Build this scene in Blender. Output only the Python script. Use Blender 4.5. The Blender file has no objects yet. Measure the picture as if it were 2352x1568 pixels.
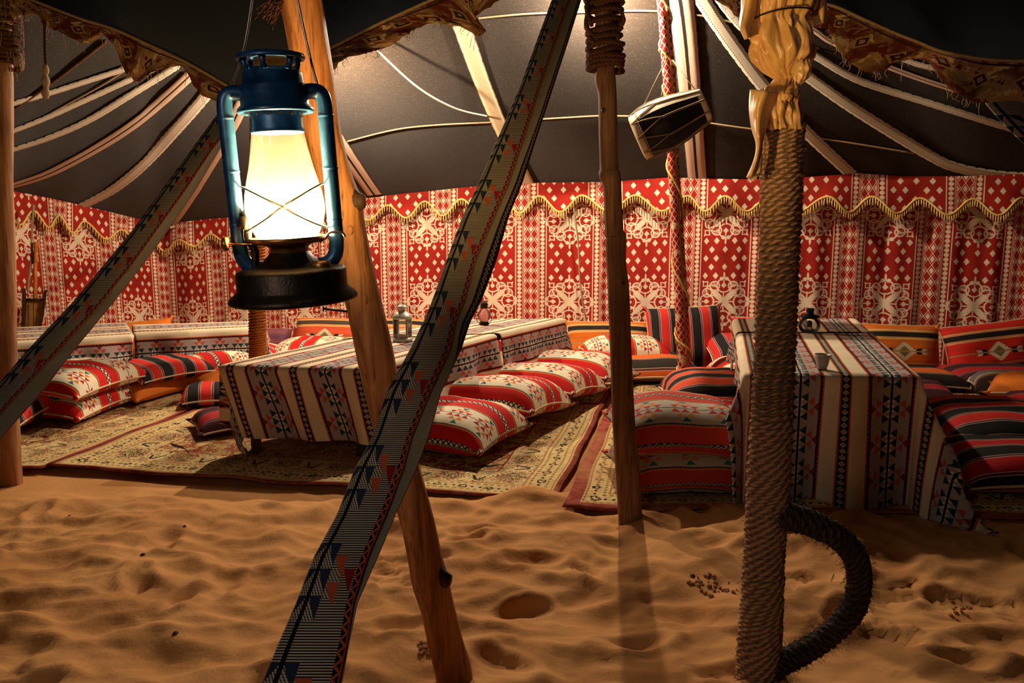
import bpy, math, random
from mathutils import Vector, Matrix, Euler, noise
from mathutils.bvhtree import BVHTree
R = random.Random(7)
SC = bpy.context.scene
COL = SC.collection
pi = math.pi

# ---------------------------------------------------------------- camera
CAM_H = 1.3; F = 1850.0; PW, PH = 2352.0, 1568.0
PITCH = math.atan((784.0 - 500.0) / F)
cd = bpy.data.cameras.new('camera'); cam = bpy.data.objects.new('camera', cd); COL.objects.link(cam)
cam.location = (0, 0, CAM_H); cam.rotation_euler = (pi / 2 - PITCH, 0, 0)
cd.sensor_fit = 'HORIZONTAL'; cd.sensor_width = 36.0; cd.lens = 36.0 * F / PW
cd.clip_start = 0.05; cd.clip_end = 100
SC.camera = cam
# ---------------------------------------------------------------- world, exposure, lamps' strengths
SC.view_settings.view_transform = 'Standard'; SC.view_settings.look = 'None'
SC.view_settings.gamma = 1.0; SC.view_settings.use_curve_mapping = False
SC.view_settings.exposure = 0.0
wd = bpy.data.worlds.new('night'); SC.world = wd; wd.use_nodes = True
wd.node_tree.nodes['Background'].inputs[0].default_value = (0.55, 0.36, 0.24, 1)
wd.node_tree.nodes['Background'].inputs[1].default_value = 0.004
BULB_A = 6000.0      # electric bulb under the roof peak, just above the frame
BULB_B = 5800.0      # second bulb, behind the leaning log
FLAME = 7600.0
fl = bpy.data.lights.new('fill_light', 'AREA'); fo = bpy.data.objects.new('fill_light', fl); COL.objects.link(fo)  # added unseen fill behind the camera, brightens the near strap and rope pole
fl.shape = 'DISK'; fl.size = 0.4; fl.energy = 7.0; fl.color = (1.0, 0.88, 0.74)
fo.location = (-0.9, -0.35, 1.75)
fo.rotation_euler = (Vector((0.2, 2.2, 0.8)) - fo.location).to_track_quat('-Z', 'Y').to_euler()

cp, sp = math.cos(PITCH), math.sin(PITCH)
def rayd(px, py):
    u = (px - PW / 2) / F; v = (PH / 2 - py) / F
    return Vector((u, cp + v * sp, -sp + v * cp))
def P(px, py, Y):
    d = rayd(px, py); return Vector((0, 0, CAM_H)) + d * (Y / d.y)
def G(px, py, z=0.0):
    d = rayd(px, py); return Vector((0, 0, CAM_H)) + d * ((z - CAM_H) / d.z)
def interp(tab, x):
    if x <= tab[0][0]: a, b = tab[0], tab[1]
    elif x >= tab[-1][0]: a, b = tab[-2], tab[-1]
    else:
        for i in range(len(tab) - 1):
            if tab[i][0] <= x <= tab[i + 1][0]: a, b = tab[i], tab[i + 1]; break
    t = (x - a[0]) / (b[0] - a[0]) if b[0] != a[0] else 0
    return [p + (q - p) * t for p, q in zip(a[1:], b[1:])]
def sstep(a, b, x):
    t = max(0.0, min(1.0, (x - a) / (b - a))); return t * t * (3 - 2 * t)
def nz(x, y, z=0.0): return noise.noise(Vector((x, y, z)))
def lin(c):
    c = [x / 255.0 for x in c]
    return tuple(x / 12.92 if x <= 0.04045 else ((x + 0.055) / 1.055) ** 2.4 for x in c)

# ---------------------------------------------------------------- objects
def props(o, label=None, cat=None, group=None, kind=None):
    if label: o['label'] = label
    if cat: o['category'] = cat
    if group: o['group'] = group
    if kind: o['kind'] = kind
    return o
def thing(name, label, cat, loc=(0, 0, 0), rot=(0, 0, 0), group=None):
    o = bpy.data.objects.new(name, None); COL.objects.link(o)
    o.location = loc; o.rotation_euler = rot; o.empty_display_size = 0.1
    return props(o, label, cat, group)
def rootof(o):
    while o.parent: o = o.parent
    return o
def rootmat(o):
    o = rootof(o)
    return Matrix.Translation(o.location) @ o.rotation_euler.to_matrix().to_4x4()
def mk(name, V, Fc, mat, parent=None, uv=None, smooth=True, local=False, loc=None):
    """one mesh object; vertices in world space unless local"""
    V = [Vector(v) for v in V]
    if parent is not None and not local:
        inv = rootmat(parent).inverted(); V = [inv @ v for v in V]
    if loc is not None:
        loc = Vector(loc); V = [v - loc for v in V]
    me = bpy.data.meshes.new(name); me.from_pydata([tuple(v) for v in V], [], Fc)
    if uv is not None:
        L = me.uv_layers.new(name='UVMap'); li = [0] * len(me.loops); me.loops.foreach_get('vertex_index', li)
        flat = []
        for i in li: flat += (uv[i][0], uv[i][1])
        L.data.foreach_set('uv', flat)
    if smooth: me.polygons.foreach_set('use_smooth', [True] * len(me.polygons))
    me.materials.append(mat); me.update()
    o = bpy.data.objects.new(name, me); COL.objects.link(o)
    if loc is not None: o.location = loc
    if parent is not None: o.parent = parent
    return o
def copy_tree(o, parent=None):
    c = o.copy(); COL.objects.link(c)
    if parent is not None: c.parent = parent
    for ch in list(o.children): copy_tree(ch, c)
    return c
class MB:
    def __init__(s): s.V = []; s.F = []; s.U = []
    def add(s, V, Fc, U=None):
        n = len(s.V); s.V += [Vector(v) for v in V]; s.F += [tuple(i + n for i in f) for f in Fc]
        s.U += list(U) if U is not None else [(0, 0)] * len(V); return s
    def xf(s, M): s.V = [M @ v for v in s.V]; return s
    def build(s, name, mat, parent=None, smooth=True, local=False, loc=None):
        return mk(name, s.V, s.F, mat, parent, s.U, smooth, local, loc)
def grid(fn, nu, nv, closed_u=False):
    """fn(i,j)->(pos,uv); nu columns, nv rows"""
    V = []; U = []
    for j in range(nv):
        for i in range(nu):
            p, t = fn(i, j); V.append(p); U.append(t)
    Fc = []
    for j in range(nv - 1):
        for i in range(nu if closed_u else nu - 1):
            k = (i + 1) % nu; Fc.append((j * nu + i, j * nu + k, (j + 1) * nu + k, (j + 1) * nu + i))
    return V, Fc, U
def frames(pts, closed=False):
    n = len(pts); T = []
    for i in range(n):
        if closed: a, b = pts[i - 1], pts[(i + 1) % n]
        else: a, b = pts[max(0, i - 1)], pts[min(n - 1, i + 1)]
        t = (b - a); T.append(t.normalized() if t.length > 1e-9 else Vector((0, 0, 1)))
    up = Vector((0, 0, 1)) if abs(T[0].z) < 0.9 else Vector((0, -1, 0))
    N = (up - T[0] * up.dot(T[0])).normalized(); out = []
    for i in range(n):
        N = (N - T[i] * N.dot(T[i]))
        N = N.normalized() if N.length > 1e-9 else T[i].orthogonal().normalized()
        out.append((T[i], N, T[i].cross(N)))
    return out
def tube(pts, rad, sides=8, cap=True, bump=None, closed=False):
    pts = [Vector(p) for p in pts]; n = len(pts)
    rr = rad if isinstance(rad, (list, tuple)) else [rad] * n
    fr = frames(pts, closed); V = []; U = []; L = 0.0
    for j in range(n):
        if j: L += (pts[j] - pts[j - 1]).length
        for i in range(sides):
            a = 2 * pi * i / sides; r = rr[j]
            if bump: r *= bump(a, L, j)
            V.append(pts[j] + (fr[j][1] * math.cos(a) + fr[j][2] * math.sin(a)) * r); U.append((a * rr[j], L))
    Fc = []
    for j in range(n if closed else n - 1):
        k = (j + 1) % n
        for i in range(sides):
            h = (i + 1) % sides; Fc.append((j * sides + i, j * sides + h, k * sides + h, k * sides + i))
    if cap and not closed:
        for j, rev in ((0, True), (n - 1, False)):
            V.append(pts[j]); U.append((0, 0)); c = len(V) - 1
            for i in range(sides):
                h = (i + 1) % sides; a, b = j * sides + i, j * sides + h
                Fc.append((c, b, a) if rev else (c, a, b))
    return V, Fc, U
def lathe(prof, n=32, cap0=False, cap1=False, axis=None):
    """prof: (r,z) pairs, local z axis"""
    V = []; U = []
    for (r, z) in prof:
        for i in range(n):
            a = 2 * pi * i / n; V.append(Vector((r * math.cos(a), r * math.sin(a), z))); U.append((a * r, z))
    Fc = []
    for j in range(len(prof) - 1):
        for i in range(n):
            k = (i + 1) % n; Fc.append((j * n + i, j * n + k, (j + 1) * n + k, (j + 1) * n + i))
    if cap0: Fc.append(tuple(reversed(range(n))))
    if cap1: Fc.append(tuple(range((len(prof) - 1) * n, len(prof) * n)))
    return V, Fc, U
def box(x0, x1, y0, y1, z0, z1, b=0.004):
    """bevelled box"""
    b = min(b, (x1 - x0) * .4, (y1 - y0) * .4, (z1 - z0) * .4); V = []; Fc = []
    def ring(z, i): return [(x0 + i, y0 + i, z), (x1 - i, y0 + i, z), (x1 - i, y1 - i, z), (x0 + i, y1 - i, z)]
    for z, i in ((z0, b), (z0 + b, 0), (z1 - b, 0), (z1, b)): V += ring(z, i)
    Fc.append((3, 2, 1, 0)); Fc.append((12, 13, 14, 15))
    for j in range(3):
        for i in range(4):
            k = (i + 1) % 4; Fc.append((j * 4 + i, j * 4 + k, (j + 1) * 4 + k, (j + 1) * 4 + i))
    return [Vector(v) for v in V], Fc, [(v[0], v[1]) for v in V]
def smoothline(pts, n):
    """Catmull-Rom resample to n points"""
    pts = [Vector(p) for p in pts]; m = len(pts); out = []
    for k in range(n):
        t = k / (n - 1) * (m - 1); i = min(int(t), m - 2); f = t - i
        p0 = pts[max(i - 1, 0)]; p1 = pts[i]; p2 = pts[i + 1]; p3 = pts[min(i + 2, m - 1)]
        out.append(0.5 * ((2 * p1) + (p2 - p0) * f + (2 * p0 - 5 * p1 + 4 * p2 - p3) * f * f + (3 * p1 - p0 - 3 * p2 + p3) * f ** 3))
    return out

# ---------------------------------------------------------------- node expression builder
class E:
    def __init__(s, b, v): s.b = b; s.v = v
    def _op(s, op, *o):
        n = s.b.nt.nodes.new('ShaderNodeMath'); n.operation = op
        for k, x in enumerate((s,) + o):
            x = x.v if isinstance(x, E) else x
            if isinstance(x, (int, float)): n.inputs[k].default_value = x
            else: s.b.nt.links.new(x, n.inputs[k])
        return E(s.b, n.outputs[0])
    def __add__(s, o): return s._op('ADD', o)
    __radd__ = __add__
    def __sub__(s, o): return s._op('SUBTRACT', o)
    def __rsub__(s, o): return (s * -1.0) + o
    def __mul__(s, o): return s._op('MULTIPLY', o)
    __rmul__ = __mul__
    def __truediv__(s, o): return s * (1.0 / o) if isinstance(o, (int, float)) else s._op('DIVIDE', o)
    def __neg__(s): return s * -1.0
    def abs(s): return s._op('ABSOLUTE')
    def frac(s): return s._op('FRACT')
    def floor(s): return s._op('FLOOR')
    def sqrt(s): return s._op('SQRT')
    def sin(s): return s._op('SINE')
    def min(s, o): return s._op('MINIMUM', o)
    def max(s, o): return s._op('MAXIMUM', o)
    def lt(s, o): return s._op('LESS_THAN', o)
    def gt(s, o): return s._op('GREATER_THAN', o)
    def near(s, p): return ((s / p + 0.5).frac() - 0.5).abs() * p     # distance to nearest multiple of p
    def band(s, a, b): return s.gt(a) * s.lt(b)
    def sm(s, a, b):
        n = s.b.nt.nodes.new('ShaderNodeMapRange'); n.inputs[1].default_value = a; n.inputs[2].default_value = b
        s.b.nt.links.new(s.v, n.inputs[0]); return E(s.b, n.outputs[0])
class Mat:
    def __init__(s, name, rough=0.85, metal=0.0, sheen=0.0, spec=0.3):
        s.m = bpy.data.materials.new(name); s.m.use_nodes = True; s.nt = s.m.node_tree
        s.bs = s.nt.nodes['Principled BSDF']; s.out = s.nt.nodes['Material Output']
        s.set('Roughness', rough); s.set('Metallic', metal); s.set('Specular IOR Level', spec)
        if sheen: s.set('Sheen Weight', sheen)
    def set(s, k, v):
        i = s.bs.inputs[k]
        if isinstance(v, E): s.nt.links.new(v.v, i)
        elif hasattr(v, 'is_output'): s.nt.links.new(v, i)
        elif isinstance(v, tuple) and len(v) == 3: i.default_value = (*v, 1)
        else: i.default_value = v
        return s
    def uv(s):
        n = s.nt.nodes.new('ShaderNodeUVMap'); n.uv_map = 'UVMap'
        x = s.nt.nodes.new('ShaderNodeSeparateXYZ'); s.nt.links.new(n.outputs[0], x.inputs[0])
        return E(s, x.outputs[0]), E(s, x.outputs[1])
    def obj(s):
        n = s.nt.nodes.new('ShaderNodeTexCoord'); x = s.nt.nodes.new('ShaderNodeSeparateXYZ')
        s.nt.links.new(n.outputs['Object'], x.inputs[0]); return [E(s, x.outputs[i]) for i in range(3)]
    def vec(s, x, y, z=0.0):
        n = s.nt.nodes.new('ShaderNodeCombineXYZ')
        for k, v in enumerate((x, y, z)):
            if isinstance(v, E): s.nt.links.new(v.v, n.inputs[k])
            else: n.inputs[k].default_value = v
        return n.outputs[0]
    def noise(s, vec, scale, detail=2.0, rough=0.5, dist=0.0):
        n = s.nt.nodes.new('ShaderNodeTexNoise'); s.nt.links.new(vec, n.inputs['Vector'])
        n.inputs['Scale'].default_value = scale; n.inputs['Detail'].default_value = detail
        n.inputs['Roughness'].default_value = rough; n.inputs['Distortion'].default_value = dist
        return E(s, n.outputs[0])
    def voro(s, vec, scale, feature='F1', rnd=1.0):
        n = s.nt.nodes.new('ShaderNodeTexVoronoi'); n.feature = feature; s.nt.links.new(vec, n.inputs['Vector'])
        n.inputs['Scale'].default_value = scale; n.inputs['Randomness'].default_value = rnd
        return E(s, n.outputs['Distance'])
    def col(s, c):
        n = s.nt.nodes.new('ShaderNodeRGB'); n.outputs[0].default_value = (*c, 1); return n.outputs[0]
    def mix(s, a, b, f):
        n = s.nt.nodes.new('ShaderNodeMix'); n.data_type = 'RGBA'
        for k, v in ((6, a), (7, b)):
            if isinstance(v, tuple): n.inputs[k].default_value = (*v, 1)
            else: s.nt.links.new(v, n.inputs[k])
        if isinstance(f, E): s.nt.links.new(f.v, n.inputs[0])
        else: n.inputs[0].default_value = f
        return n.outputs[2]
    def scale(s, c, f):
        n = s.nt.nodes.new('ShaderNodeMix'); n.data_type = 'RGBA'; n.blend_type = 'MULTIPLY'; n.inputs[0].default_value = 1
        s.nt.links.new(c, n.inputs[6])
        cc = s.nt.nodes.new('ShaderNodeCombineColor')
        for k in range(3): s.nt.links.new(f.v, cc.inputs[k])
        s.nt.links.new(cc.outputs[0], n.inputs[7]); return n.outputs[2]
    def bump(s, h, strength=0.4, dist=0.01):
        n = s.nt.nodes.new('ShaderNodeBump'); n.inputs['Strength'].default_value = strength; n.inputs['Distance'].default_value = dist
        s.nt.links.new(h.v, n.inputs['Height']); s.nt.links.new(n.outputs[0], s.bs.inputs['Normal']); return s
    def base(s, c): s.set('Base Color', c); return s
# ---------------------------------------------------------------- materials
def plain(name, c, rough=0.85, metal=0.0, var=0.25, scale=30, bump=0.0, sheen=0.0, spec=0.3):
    b = Mat(name, rough, metal, sheen, spec); o = b.obj(); v = b.vec(*o); n = b.noise(v, scale, 4)
    c0 = tuple(x * (1 - var) for x in c); c1 = tuple(min(1, x * (1 + var)) for x in c)
    b.base(b.mix(c0, c1, n.sm(.3, .7)))
    if bump: b.bump(b.noise(v, scale * 4, 3), bump, .004)
    return b.m
def wood(name, c0, c1, rough=0.62, zs=2.5, xs=38):
    b = Mat(name, rough, spec=.35); x, y, z = b.obj()
    v = b.vec(x * xs, y * xs, z * zs); n = b.noise(v, 1.0, 6, .6, .8); n2 = b.noise(b.vec(x * xs * 3, y * xs * 3, z * zs * 1.5), 1.0, 4, .6)
    big = b.noise(b.vec(x, y, z), 5.0, 3)
    c = b.mix(c0, c1, n.sm(.36, .64)); c = b.mix(c, tuple(k * .3 for k in c0), n2.sm(.57, .70) * .9)
    c = b.mix(c, tuple(k * .55 for k in c0), big.sm(.5, .75) * .7)
    b.base(c); b.bump(n * .6 + n2 * .4, .7, .006); return b.m
def wallcloth():
    b = Mat('wall_cloth', .9, spec=.15); u, v = b.uv()
    x = u.near(1.0); fy = v.near(1.0)
    red = lin((160, 38, 28)); cream = lin((222, 198, 168))
    dull = lin((150, 74, 62))
    m = x.band(.297, .309)                                  # thin border line
    cq = v.near(.052)                                       # chain of leaves
    d = (((x - .35) / .026) * ((x - .35) / .026) + (cq / .024) * (cq / .024))
    m = m.max(d.lt(1.0)); m = m.max((x - .372).abs().lt(.009) * cq.lt(.008))
    m = m.max(x.band(.392, .398)).max(x.band(.407, .413))
    lx = (x - .5) / .085; ly = v / .13                      # lozenge lattice
    A = lx + ly; B = lx - ly
    ca = ((A + .5).frac() - .5).abs(); cb = ((B + .5).frac() - .5).abs()
    e = ca.max(cb); par = ((A + .5).floor() + (B + .5).floor()).abs() * .5
    even = par.frac().lt(.25)
    lat = e.gt(.452).max(even * e.lt(.30)) * x.gt(.418)
    m = m.max(lat)
    y = (fy - .5).abs()                                     # rows of diamonds
    d4 = ((x - .11).abs().min((x - .235).abs())) / .034 + y.min((y - .2).abs()) / .040
    d3 = x.min((x - .165).abs()) / .034 + (y - .1).abs() / .040
    m = m.max(d4.lt(1.0)).max(d3.lt(1.0))
    X = x / .375; Y = fy / .335; Pm = X.max(Y); Q = X.min(Y)   # eight-fold medallion
    a = (Pm + Q) * .7071; c = (Pm - Q) * .7071
    def ell(p, q, p0, q0, rp, rq):
        s1 = (p - p0) / rp; s2 = (q - q0) / rq; return s1 * s1 + s2 * s2
    def ring(p, q, p0, q0, r, w): return (ell(p, q, p0, q0, 1, 1).sqrt() - r).abs().lt(w)
    med = ell(a, c, .27, 0, .27, .10).lt(1)                                        # petals
    med = med.max(ell(Pm, Q, 0, 0, .13, .13).lt(1))
    med = med.max(ring(Pm, Q, .56, 0, .235, .024))                                   # axis lobes
    med = med.max(Q.lt(.022) * Pm.lt(.36))
    med = med.max(ell(Pm, Q, .9, 0, .125, .034).lt(1))                              # tips
    med = med.max(ring(Pm, Q, .79, .085, .045, .022)).max(ell(Pm, Q, .8, .1, .05, .04).lt(1))
    arrow = ((Pm - .56).abs() * .9 + Q).lt(.095) * (Q * 2.2 + (Pm - .47)).gt(0.0)
    med = med.max(arrow).max(ell(Pm, Q, .68, 0, .075, .022).lt(1))
    med = med.max(ring(a, c, .55, .0, .185, .022))                                  # diagonal lobes
    med = med.max(ring(a, c, .60, .17, .15, .022))
    horn = (a - .86).abs() + c * .9
    med = med.max(horn.band(.075, .125)).max(ell(a, c, .97, .0, .05, .03).lt(1))
    speck = b.noise(b.vec(u * 70, v * 77), 1.0, 1).gt(.5) * (ell(a, c, .66, .17, .10, .09).lt(1))
    med = med.max(speck * .6)
    m = m.max(med)
    wear = b.noise(b.vec(u * 3, v * 3), 1.0, 4); wv = (v * 260).sin() * .5 + .5
    cc = b.mix(b.mix(red, tuple(k * .72 for k in red), wear.sm(.35, .7)), b.mix(cream, tuple(k * .86 for k in cream), wear.sm(.4, .7)), m)
    b.base(cc); b.bump(m * .7 + wv * .2, .35, .004); return b.m
def tri(sd, q, s0, s1, q0, h):
    t = (sd - s0) / (s1 - s0); return (q - q0).abs().lt(t * h) * t.lt(1.0)
def tablecloth():
    b = Mat('sadu_tablecloth', .88, spec=.15); s, t = b.uv(); per = .40
    x = s.near(per) / per; q = t.near(.155)
    cream = lin((226, 208, 176)); grey = lin((170, 156, 150)); orange = lin((196, 84, 30)); black = lin((22, 20, 22)); green = lin((36, 62, 68)); dred = lin((140, 36, 34)); torange = lin((190, 82, 48))
    c = b.mix(cream, grey, x.gt(.275))
    zig = (t.near(.02) / .01 - (x - .235) / .03).lt(0.0)
    c = b.mix(c, orange, x.band(.235, .285)); c = b.mix(c, black, x.band(.25, .28) * zig)
    c = b.mix(c, orange, x.lt(.066)); c = b.mix(c, black, x.lt(.048))
    dz = x / .036 + t.near(.0285) / .0125
    c = b.mix(c, cream, dz.band(.62, .95).max(dz.lt(.3)) * x.lt(.044))
    e = .5 - x
    c = b.mix(c, cream, (e / .095 + (q.near(.045) - .0225).abs() * -1.0 / .0225 + 1.0).lt(1.0) * e.lt(.095) * q.lt(.045))
    g = tri(e, q, .012, .095, 0, .021).max(tri(e, q, .012, .095, .045, .021)); c = b.mix(c, green, g)
    c = b.mix(c, torange, tri(e, q, .095, .165, .0225, .021)); c = b.mix(c, dred, tri(e, q, .16, .218, 0, .021))
    c = b.mix(c, black, e.lt(.013))
    f = b.noise(b.vec(s, t), 9.0, 3); c = b.scale(c, f.sm(.2, .8) * .16 + .88)
    b.base(c); b.bump((t * 2400).sin() * .4 + b.noise(b.vec(s, t), 300, 2), .15, .002); return b.m
def strapmat():
    # s: 0 at the black line, 1 at the zigzag border, beyond it plain backing and a dark figured edge
    b = Mat('woven_strap', .9, spec=.12); s, t = b.uv()
    cream = lin((186, 170, 148)); dark = lin((30, 25, 24)); black = lin((20, 18, 18)); blue = lin((34, 44, 60)); orange = lin((172, 78, 42)); red = lin((134, 22, 26))
    stripe = t.near(.0052).lt(.00135)
    c = b.mix(cream, dark, stripe)
    q = (t / .235).frac() * .235; sa = s.abs()
    def dn(sc, w, q0, h):      # flat top, apex down the strap
        d = (q - (q0 - h)) / h
        return (sa - sc - (1.0 - d) * w).abs().lt(d * w) * d.lt(1.0)
    m1 = dn(.18, .15, .205, .05).max(dn(.18, .15, .15, .05)).max(dn(.18, .15, .095, .05))
    check = (t * 700 + s * 90).sin().gt(.1)
    lightdia = (sa.lt(.33) * q.band(.045, .205)).max(sa.band(.3, .55) * q.band(.09, .15))
    c = b.mix(c, b.mix(cream, dark, check), lightdia * .7)
    c = b.mix(c, blue, m1)
    c = b.mix(c, orange, dn(.46, .14, .178, .05).max(dn(.46, .14, .122, .05)))
    c = b.mix(c, red, dn(.72, .12, .15, .05))
    c = b.mix(c, black, sa.lt(.05))
    zz = (t.near(.024) / .012 - (s - .88) / .10).abs().lt(.28)
    c = b.mix(c, black, s.band(.875, 1.0)); c = b.mix(c, orange, (s.band(.875, 1.0) * zz).max(s.band(.975, 1.01)))
    back = lin((150, 136, 116)); bstr = ((t * 1.0 + s * .03) / .005).frac().lt(.28)
    c = b.mix(c, b.mix(back, tuple(k * .55 for k in back), bstr), s.gt(1.01))
    fig = ((t.near(.036) / .018 - .5).abs() + (s - 1.65).abs() / .3).lt(.62)
    fig2 = ((t.near(.036) / .018 - .5).abs() + (s - 1.65).abs() / .3).lt(.25)
    dk = b.mix(b.mix(black, lin((120, 112, 98)), fig), black, fig2)
    c = b.mix(c, dk, s.gt(1.32)); c = b.mix(c, lin((120, 50, 34)), s.band(1.30, 1.34).max(s.gt(1.94)))
    b.base(c); b.bump((t / .0052 * 6.283).sin() * .5, .25, .002); return b.m
def kilim(name, tone=1.0, off=0.0, swap=False, redc=(196, 30, 28), creamc=(224, 210, 182)):
    b = Mat(name, .85, spec=.2); u, v = b.uv()
    s, t = (u, v) if swap else (v, u)
    s = s + off; x = s.near(.40); red = lin(redc); cream = lin(creamc); black = lin((26, 22, 22)); org = lin((214, 120, 34)); teal = lin((48, 108, 104)); r2 = lin((176, 34, 30))
    c = b.mix(red, cream, x.gt(.100))
    c = b.mix(c, org, x.band(.093, .101)); zig = (t.near(.012) / .006 - (x - .093) / .012).lt(0.0)
    c = b.mix(c, black, x.band(.099, .107) * zig)
    ch = t.near(.034); xs = ((x / .018) - (ch / .017)).abs().lt(.3)
    c = b.mix(c, cream, x.lt(.018)); c = b.mix(c, black, x.lt(.018) * xs.max(x.band(.0155, .018)))
    e = .2 - x; q = t.near(.17)
    c = b.mix(c, r2, tri(e, q, .004, .031, 0, .022).max(tri(e, q, .004, .031, .046, .022)))
    c = b.mix(c, org, tri(e, q, .031, .058, .023, .021)); c = b.mix(c, teal, tri(e, q, .057, .083, 0, .022))
    c = b.mix(c, black, e.lt(.0028))
    b.base(c); b.bump(b.noise(b.vec(u, v), 350, 2), .2, .002); return b.m
def sadu(name, swap=False, per=.20, off=0.0, redc=(198, 44, 34), darkc=(34, 30, 28), lightc=(196, 176, 160)):
    b = Mat(name, .85, spec=.2); u, v = b.uv(); s = (u if swap else v) + off; x = s.near(per) / per
    red = lin(redc); dk = lin(darkc); wh = lin(lightc); pur = lin((96, 44, 50))
    c = b.mix(red, dk, x.gt(.27)); c = b.mix(c, pur, x.band(.2, .28)); c = b.mix(c, wh, x.band(.195, .213).max(x.band(.272, .288)))
    b.base(c); b.bump(b.noise(b.vec(u, v), 350, 2), .2, .002); return b.m
def rugback(name, basec, stripec, linec, h=.19):
    # back cushion: a dark stripe between pale lines above, stepped diamond in the middle
    b = Mat(name, .85, spec=.2); u, v = b.uv(); base = lin(basec); st = lin(stripec); ln = lin(linec); wh = lin((206, 186, 150)); ol = lin((112, 104, 62)); blk = lin((24, 20, 18))
    w = b.noise(b.vec(u * 2, v * 26), 1.0, 2); c = b.mix(base, tuple(k * .75 for k in base), w.sm(.4, .7))
    for sg in (1, -1.6):
        d = (v - .105 * sg) if sg > 0 else (v + .168)
        d = d.abs(); c = b.mix(c, ln, d.lt(.044)); c = b.mix(c, base, d.lt(.031)); c = b.mix(c, ln, d.lt(.027)); c = b.mix(c, st, d.lt(.022))
    y = v + .035; ax = u.abs(); ay = y.abs(); step = (ay / .016).floor() * .016
    dia = ax + step * 1.1
    c = b.mix(c, wh, dia.lt(.085) * ay.lt(.075)); c = b.mix(c, ol, (ax + ay * 1.1).lt(.05))
    sk = (ax - ay * .8); c = b.mix(c, blk, sk.band(.085, .125) * ay.lt(.024)); c = b.mix(c, wh, sk.band(.125, .165) * ay.lt(.024))
    c = b.mix(c, tuple(k * .6 for k in ln), ay.lt(.005))
    b.base(c); b.bump(b.noise(b.vec(u * 1, v * 4), 160, 2), .25, .002); return b.m
def rugmat(name, W, D, fieldc, k=0.0, bw=.03):
    b = Mat(name, .95, spec=.05); u, v = b.uv()
    du = u.min(u * -1.0 + W); dv = v.min(v * -1.0 + D); d = du.min(dv)
    bei = lin((200, 168, 112)); pale = lin((214, 188, 134)); red = lin((134, 46, 38)); blk = lin((40, 32, 26)); olive = lin((122, 104, 58)); fld = lin(fieldc); rose = lin((168, 110, 76))
    su = (u - W / 2).abs(); sv = (v - D / 2).abs()
    vs = b.vec(su, sv, k)
    n1 = b.noise(vs, 12.0, 3, .6, 1.6); n2 = b.noise(vs, 30.0, 2, .5, 2.0); n3 = b.noise(b.vec(su, sv, k + 5), 22.0, 2, .5, 2.4)
    # field
    c = b.mix(fld, bei, n1.sm(.46, .5)); c = b.mix(c, pale, n3.gt(.60)); c = b.mix(c, blk, (n2 - .47).abs().lt(.012)); c = b.mix(c, blk, n3.band(.585, .60)); c = b.mix(c, olive, n2.gt(.66)); c = b.mix(c, blk, (n1 - .52).abs().lt(.010)); c = b.mix(c, red, n2.lt(.36))
    # corner spandrels and zigzag medallion line
    zz = su / (W / 2) + sv / (D / 2) + (((su + sv) * 1.0).near(.12) * .6)
    ins = zz.gt(1.22); c2 = b.mix(rose, pale, n1.sm(.40, .56)); c2 = b.mix(c2, blk, n3.band(.60, .625)); c2 = b.mix(c2, olive, n2.gt(.64)); c2 = b.mix(c2, red, n2.lt(.36)); c2 = b.mix(c2, blk, (n1 - .5).abs().lt(.012))
    c = b.mix(c, c2, ins); c = b.mix(c, blk, (zz - 1.22).abs().lt(.007))
    # main border, repeated motifs
    al = u * dv.lt(du) + v * (dv.lt(du) * -1.0 + 1.0)
    ra = al.near(.30); dd = d - .28
    bo = b.mix(pale, rose, b.noise(vs, 5.0, 2).sm(.5, .7) * .5)
    rr = (ra * ra + dd * dd).sqrt(); wob = (n2 - .5) * .12
    bo = b.mix(bo, red, (rr + wob).band(.055, .068)); bo = b.mix(bo, blk, (rr + wob).band(.028, .042)); bo = b.mix(bo, olive, (rr + wob).lt(.014))
    ra2 = (ra - .15).abs(); leaf = (ra2 - (dd + .07) * .45).abs().lt(.009 - (dd + .07) * .03) * dd.band(-.06, .02) * (du - dv).abs().gt(.12)
    bo = b.mix(bo, blk, leaf.max(n3.band(.63, .655))); bo = b.mix(bo, red, n3.lt(.36)); bo = b.mix(bo, blk, (n1 - .47).abs().lt(.011)); bo = b.mix(bo, olive, n2.gt(.63))
    c = b.mix(c, bo, d.lt(.37)); c = b.mix(c, red, d.band(.362, .37))
    # narrow guard border
    gd = b.mix(bei, pale, b.noise(vs, 30, 1).sm(.4, .6)); g1 = al.near(.13); gr = (g1 * g1 + (d - .115) * (d - .115)).sqrt() + (n2 - .5) * .05
    gd = b.mix(gd, blk, gr.band(.010, .022)); sp = al.near(.033); gd = b.mix(gd, olive, (sp.lt(.009)) * ((d - .075).abs().lt(.006)).max((d - .16).abs().lt(.006) * sp.lt(.009)))
    gd = b.mix(gd, blk, ((g1 - .045).abs() + (d - .115).abs()).lt(.011))
    c = b.mix(c, gd, d.lt(.185)); c = b.mix(c, rose, (d - .185).abs().lt(.004)); c = b.mix(c, rose, (d - bw - .012).abs().lt(.003))
    c = b.mix(c, b.mix(lin((158, 84, 68)), lin((134, 58, 48)), n1.sm(.4, .6)), d.lt(bw))
    dust = b.noise(b.vec(u, v, k + 3), 2.2, 4).sm(.5, .78)
    c = b.mix(c, lin((196, 150, 98)), dust * .55)
    b.base(c); b.bump(b.noise(b.vec(u, v), 220, 2), .35, .004); return b.m
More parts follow.
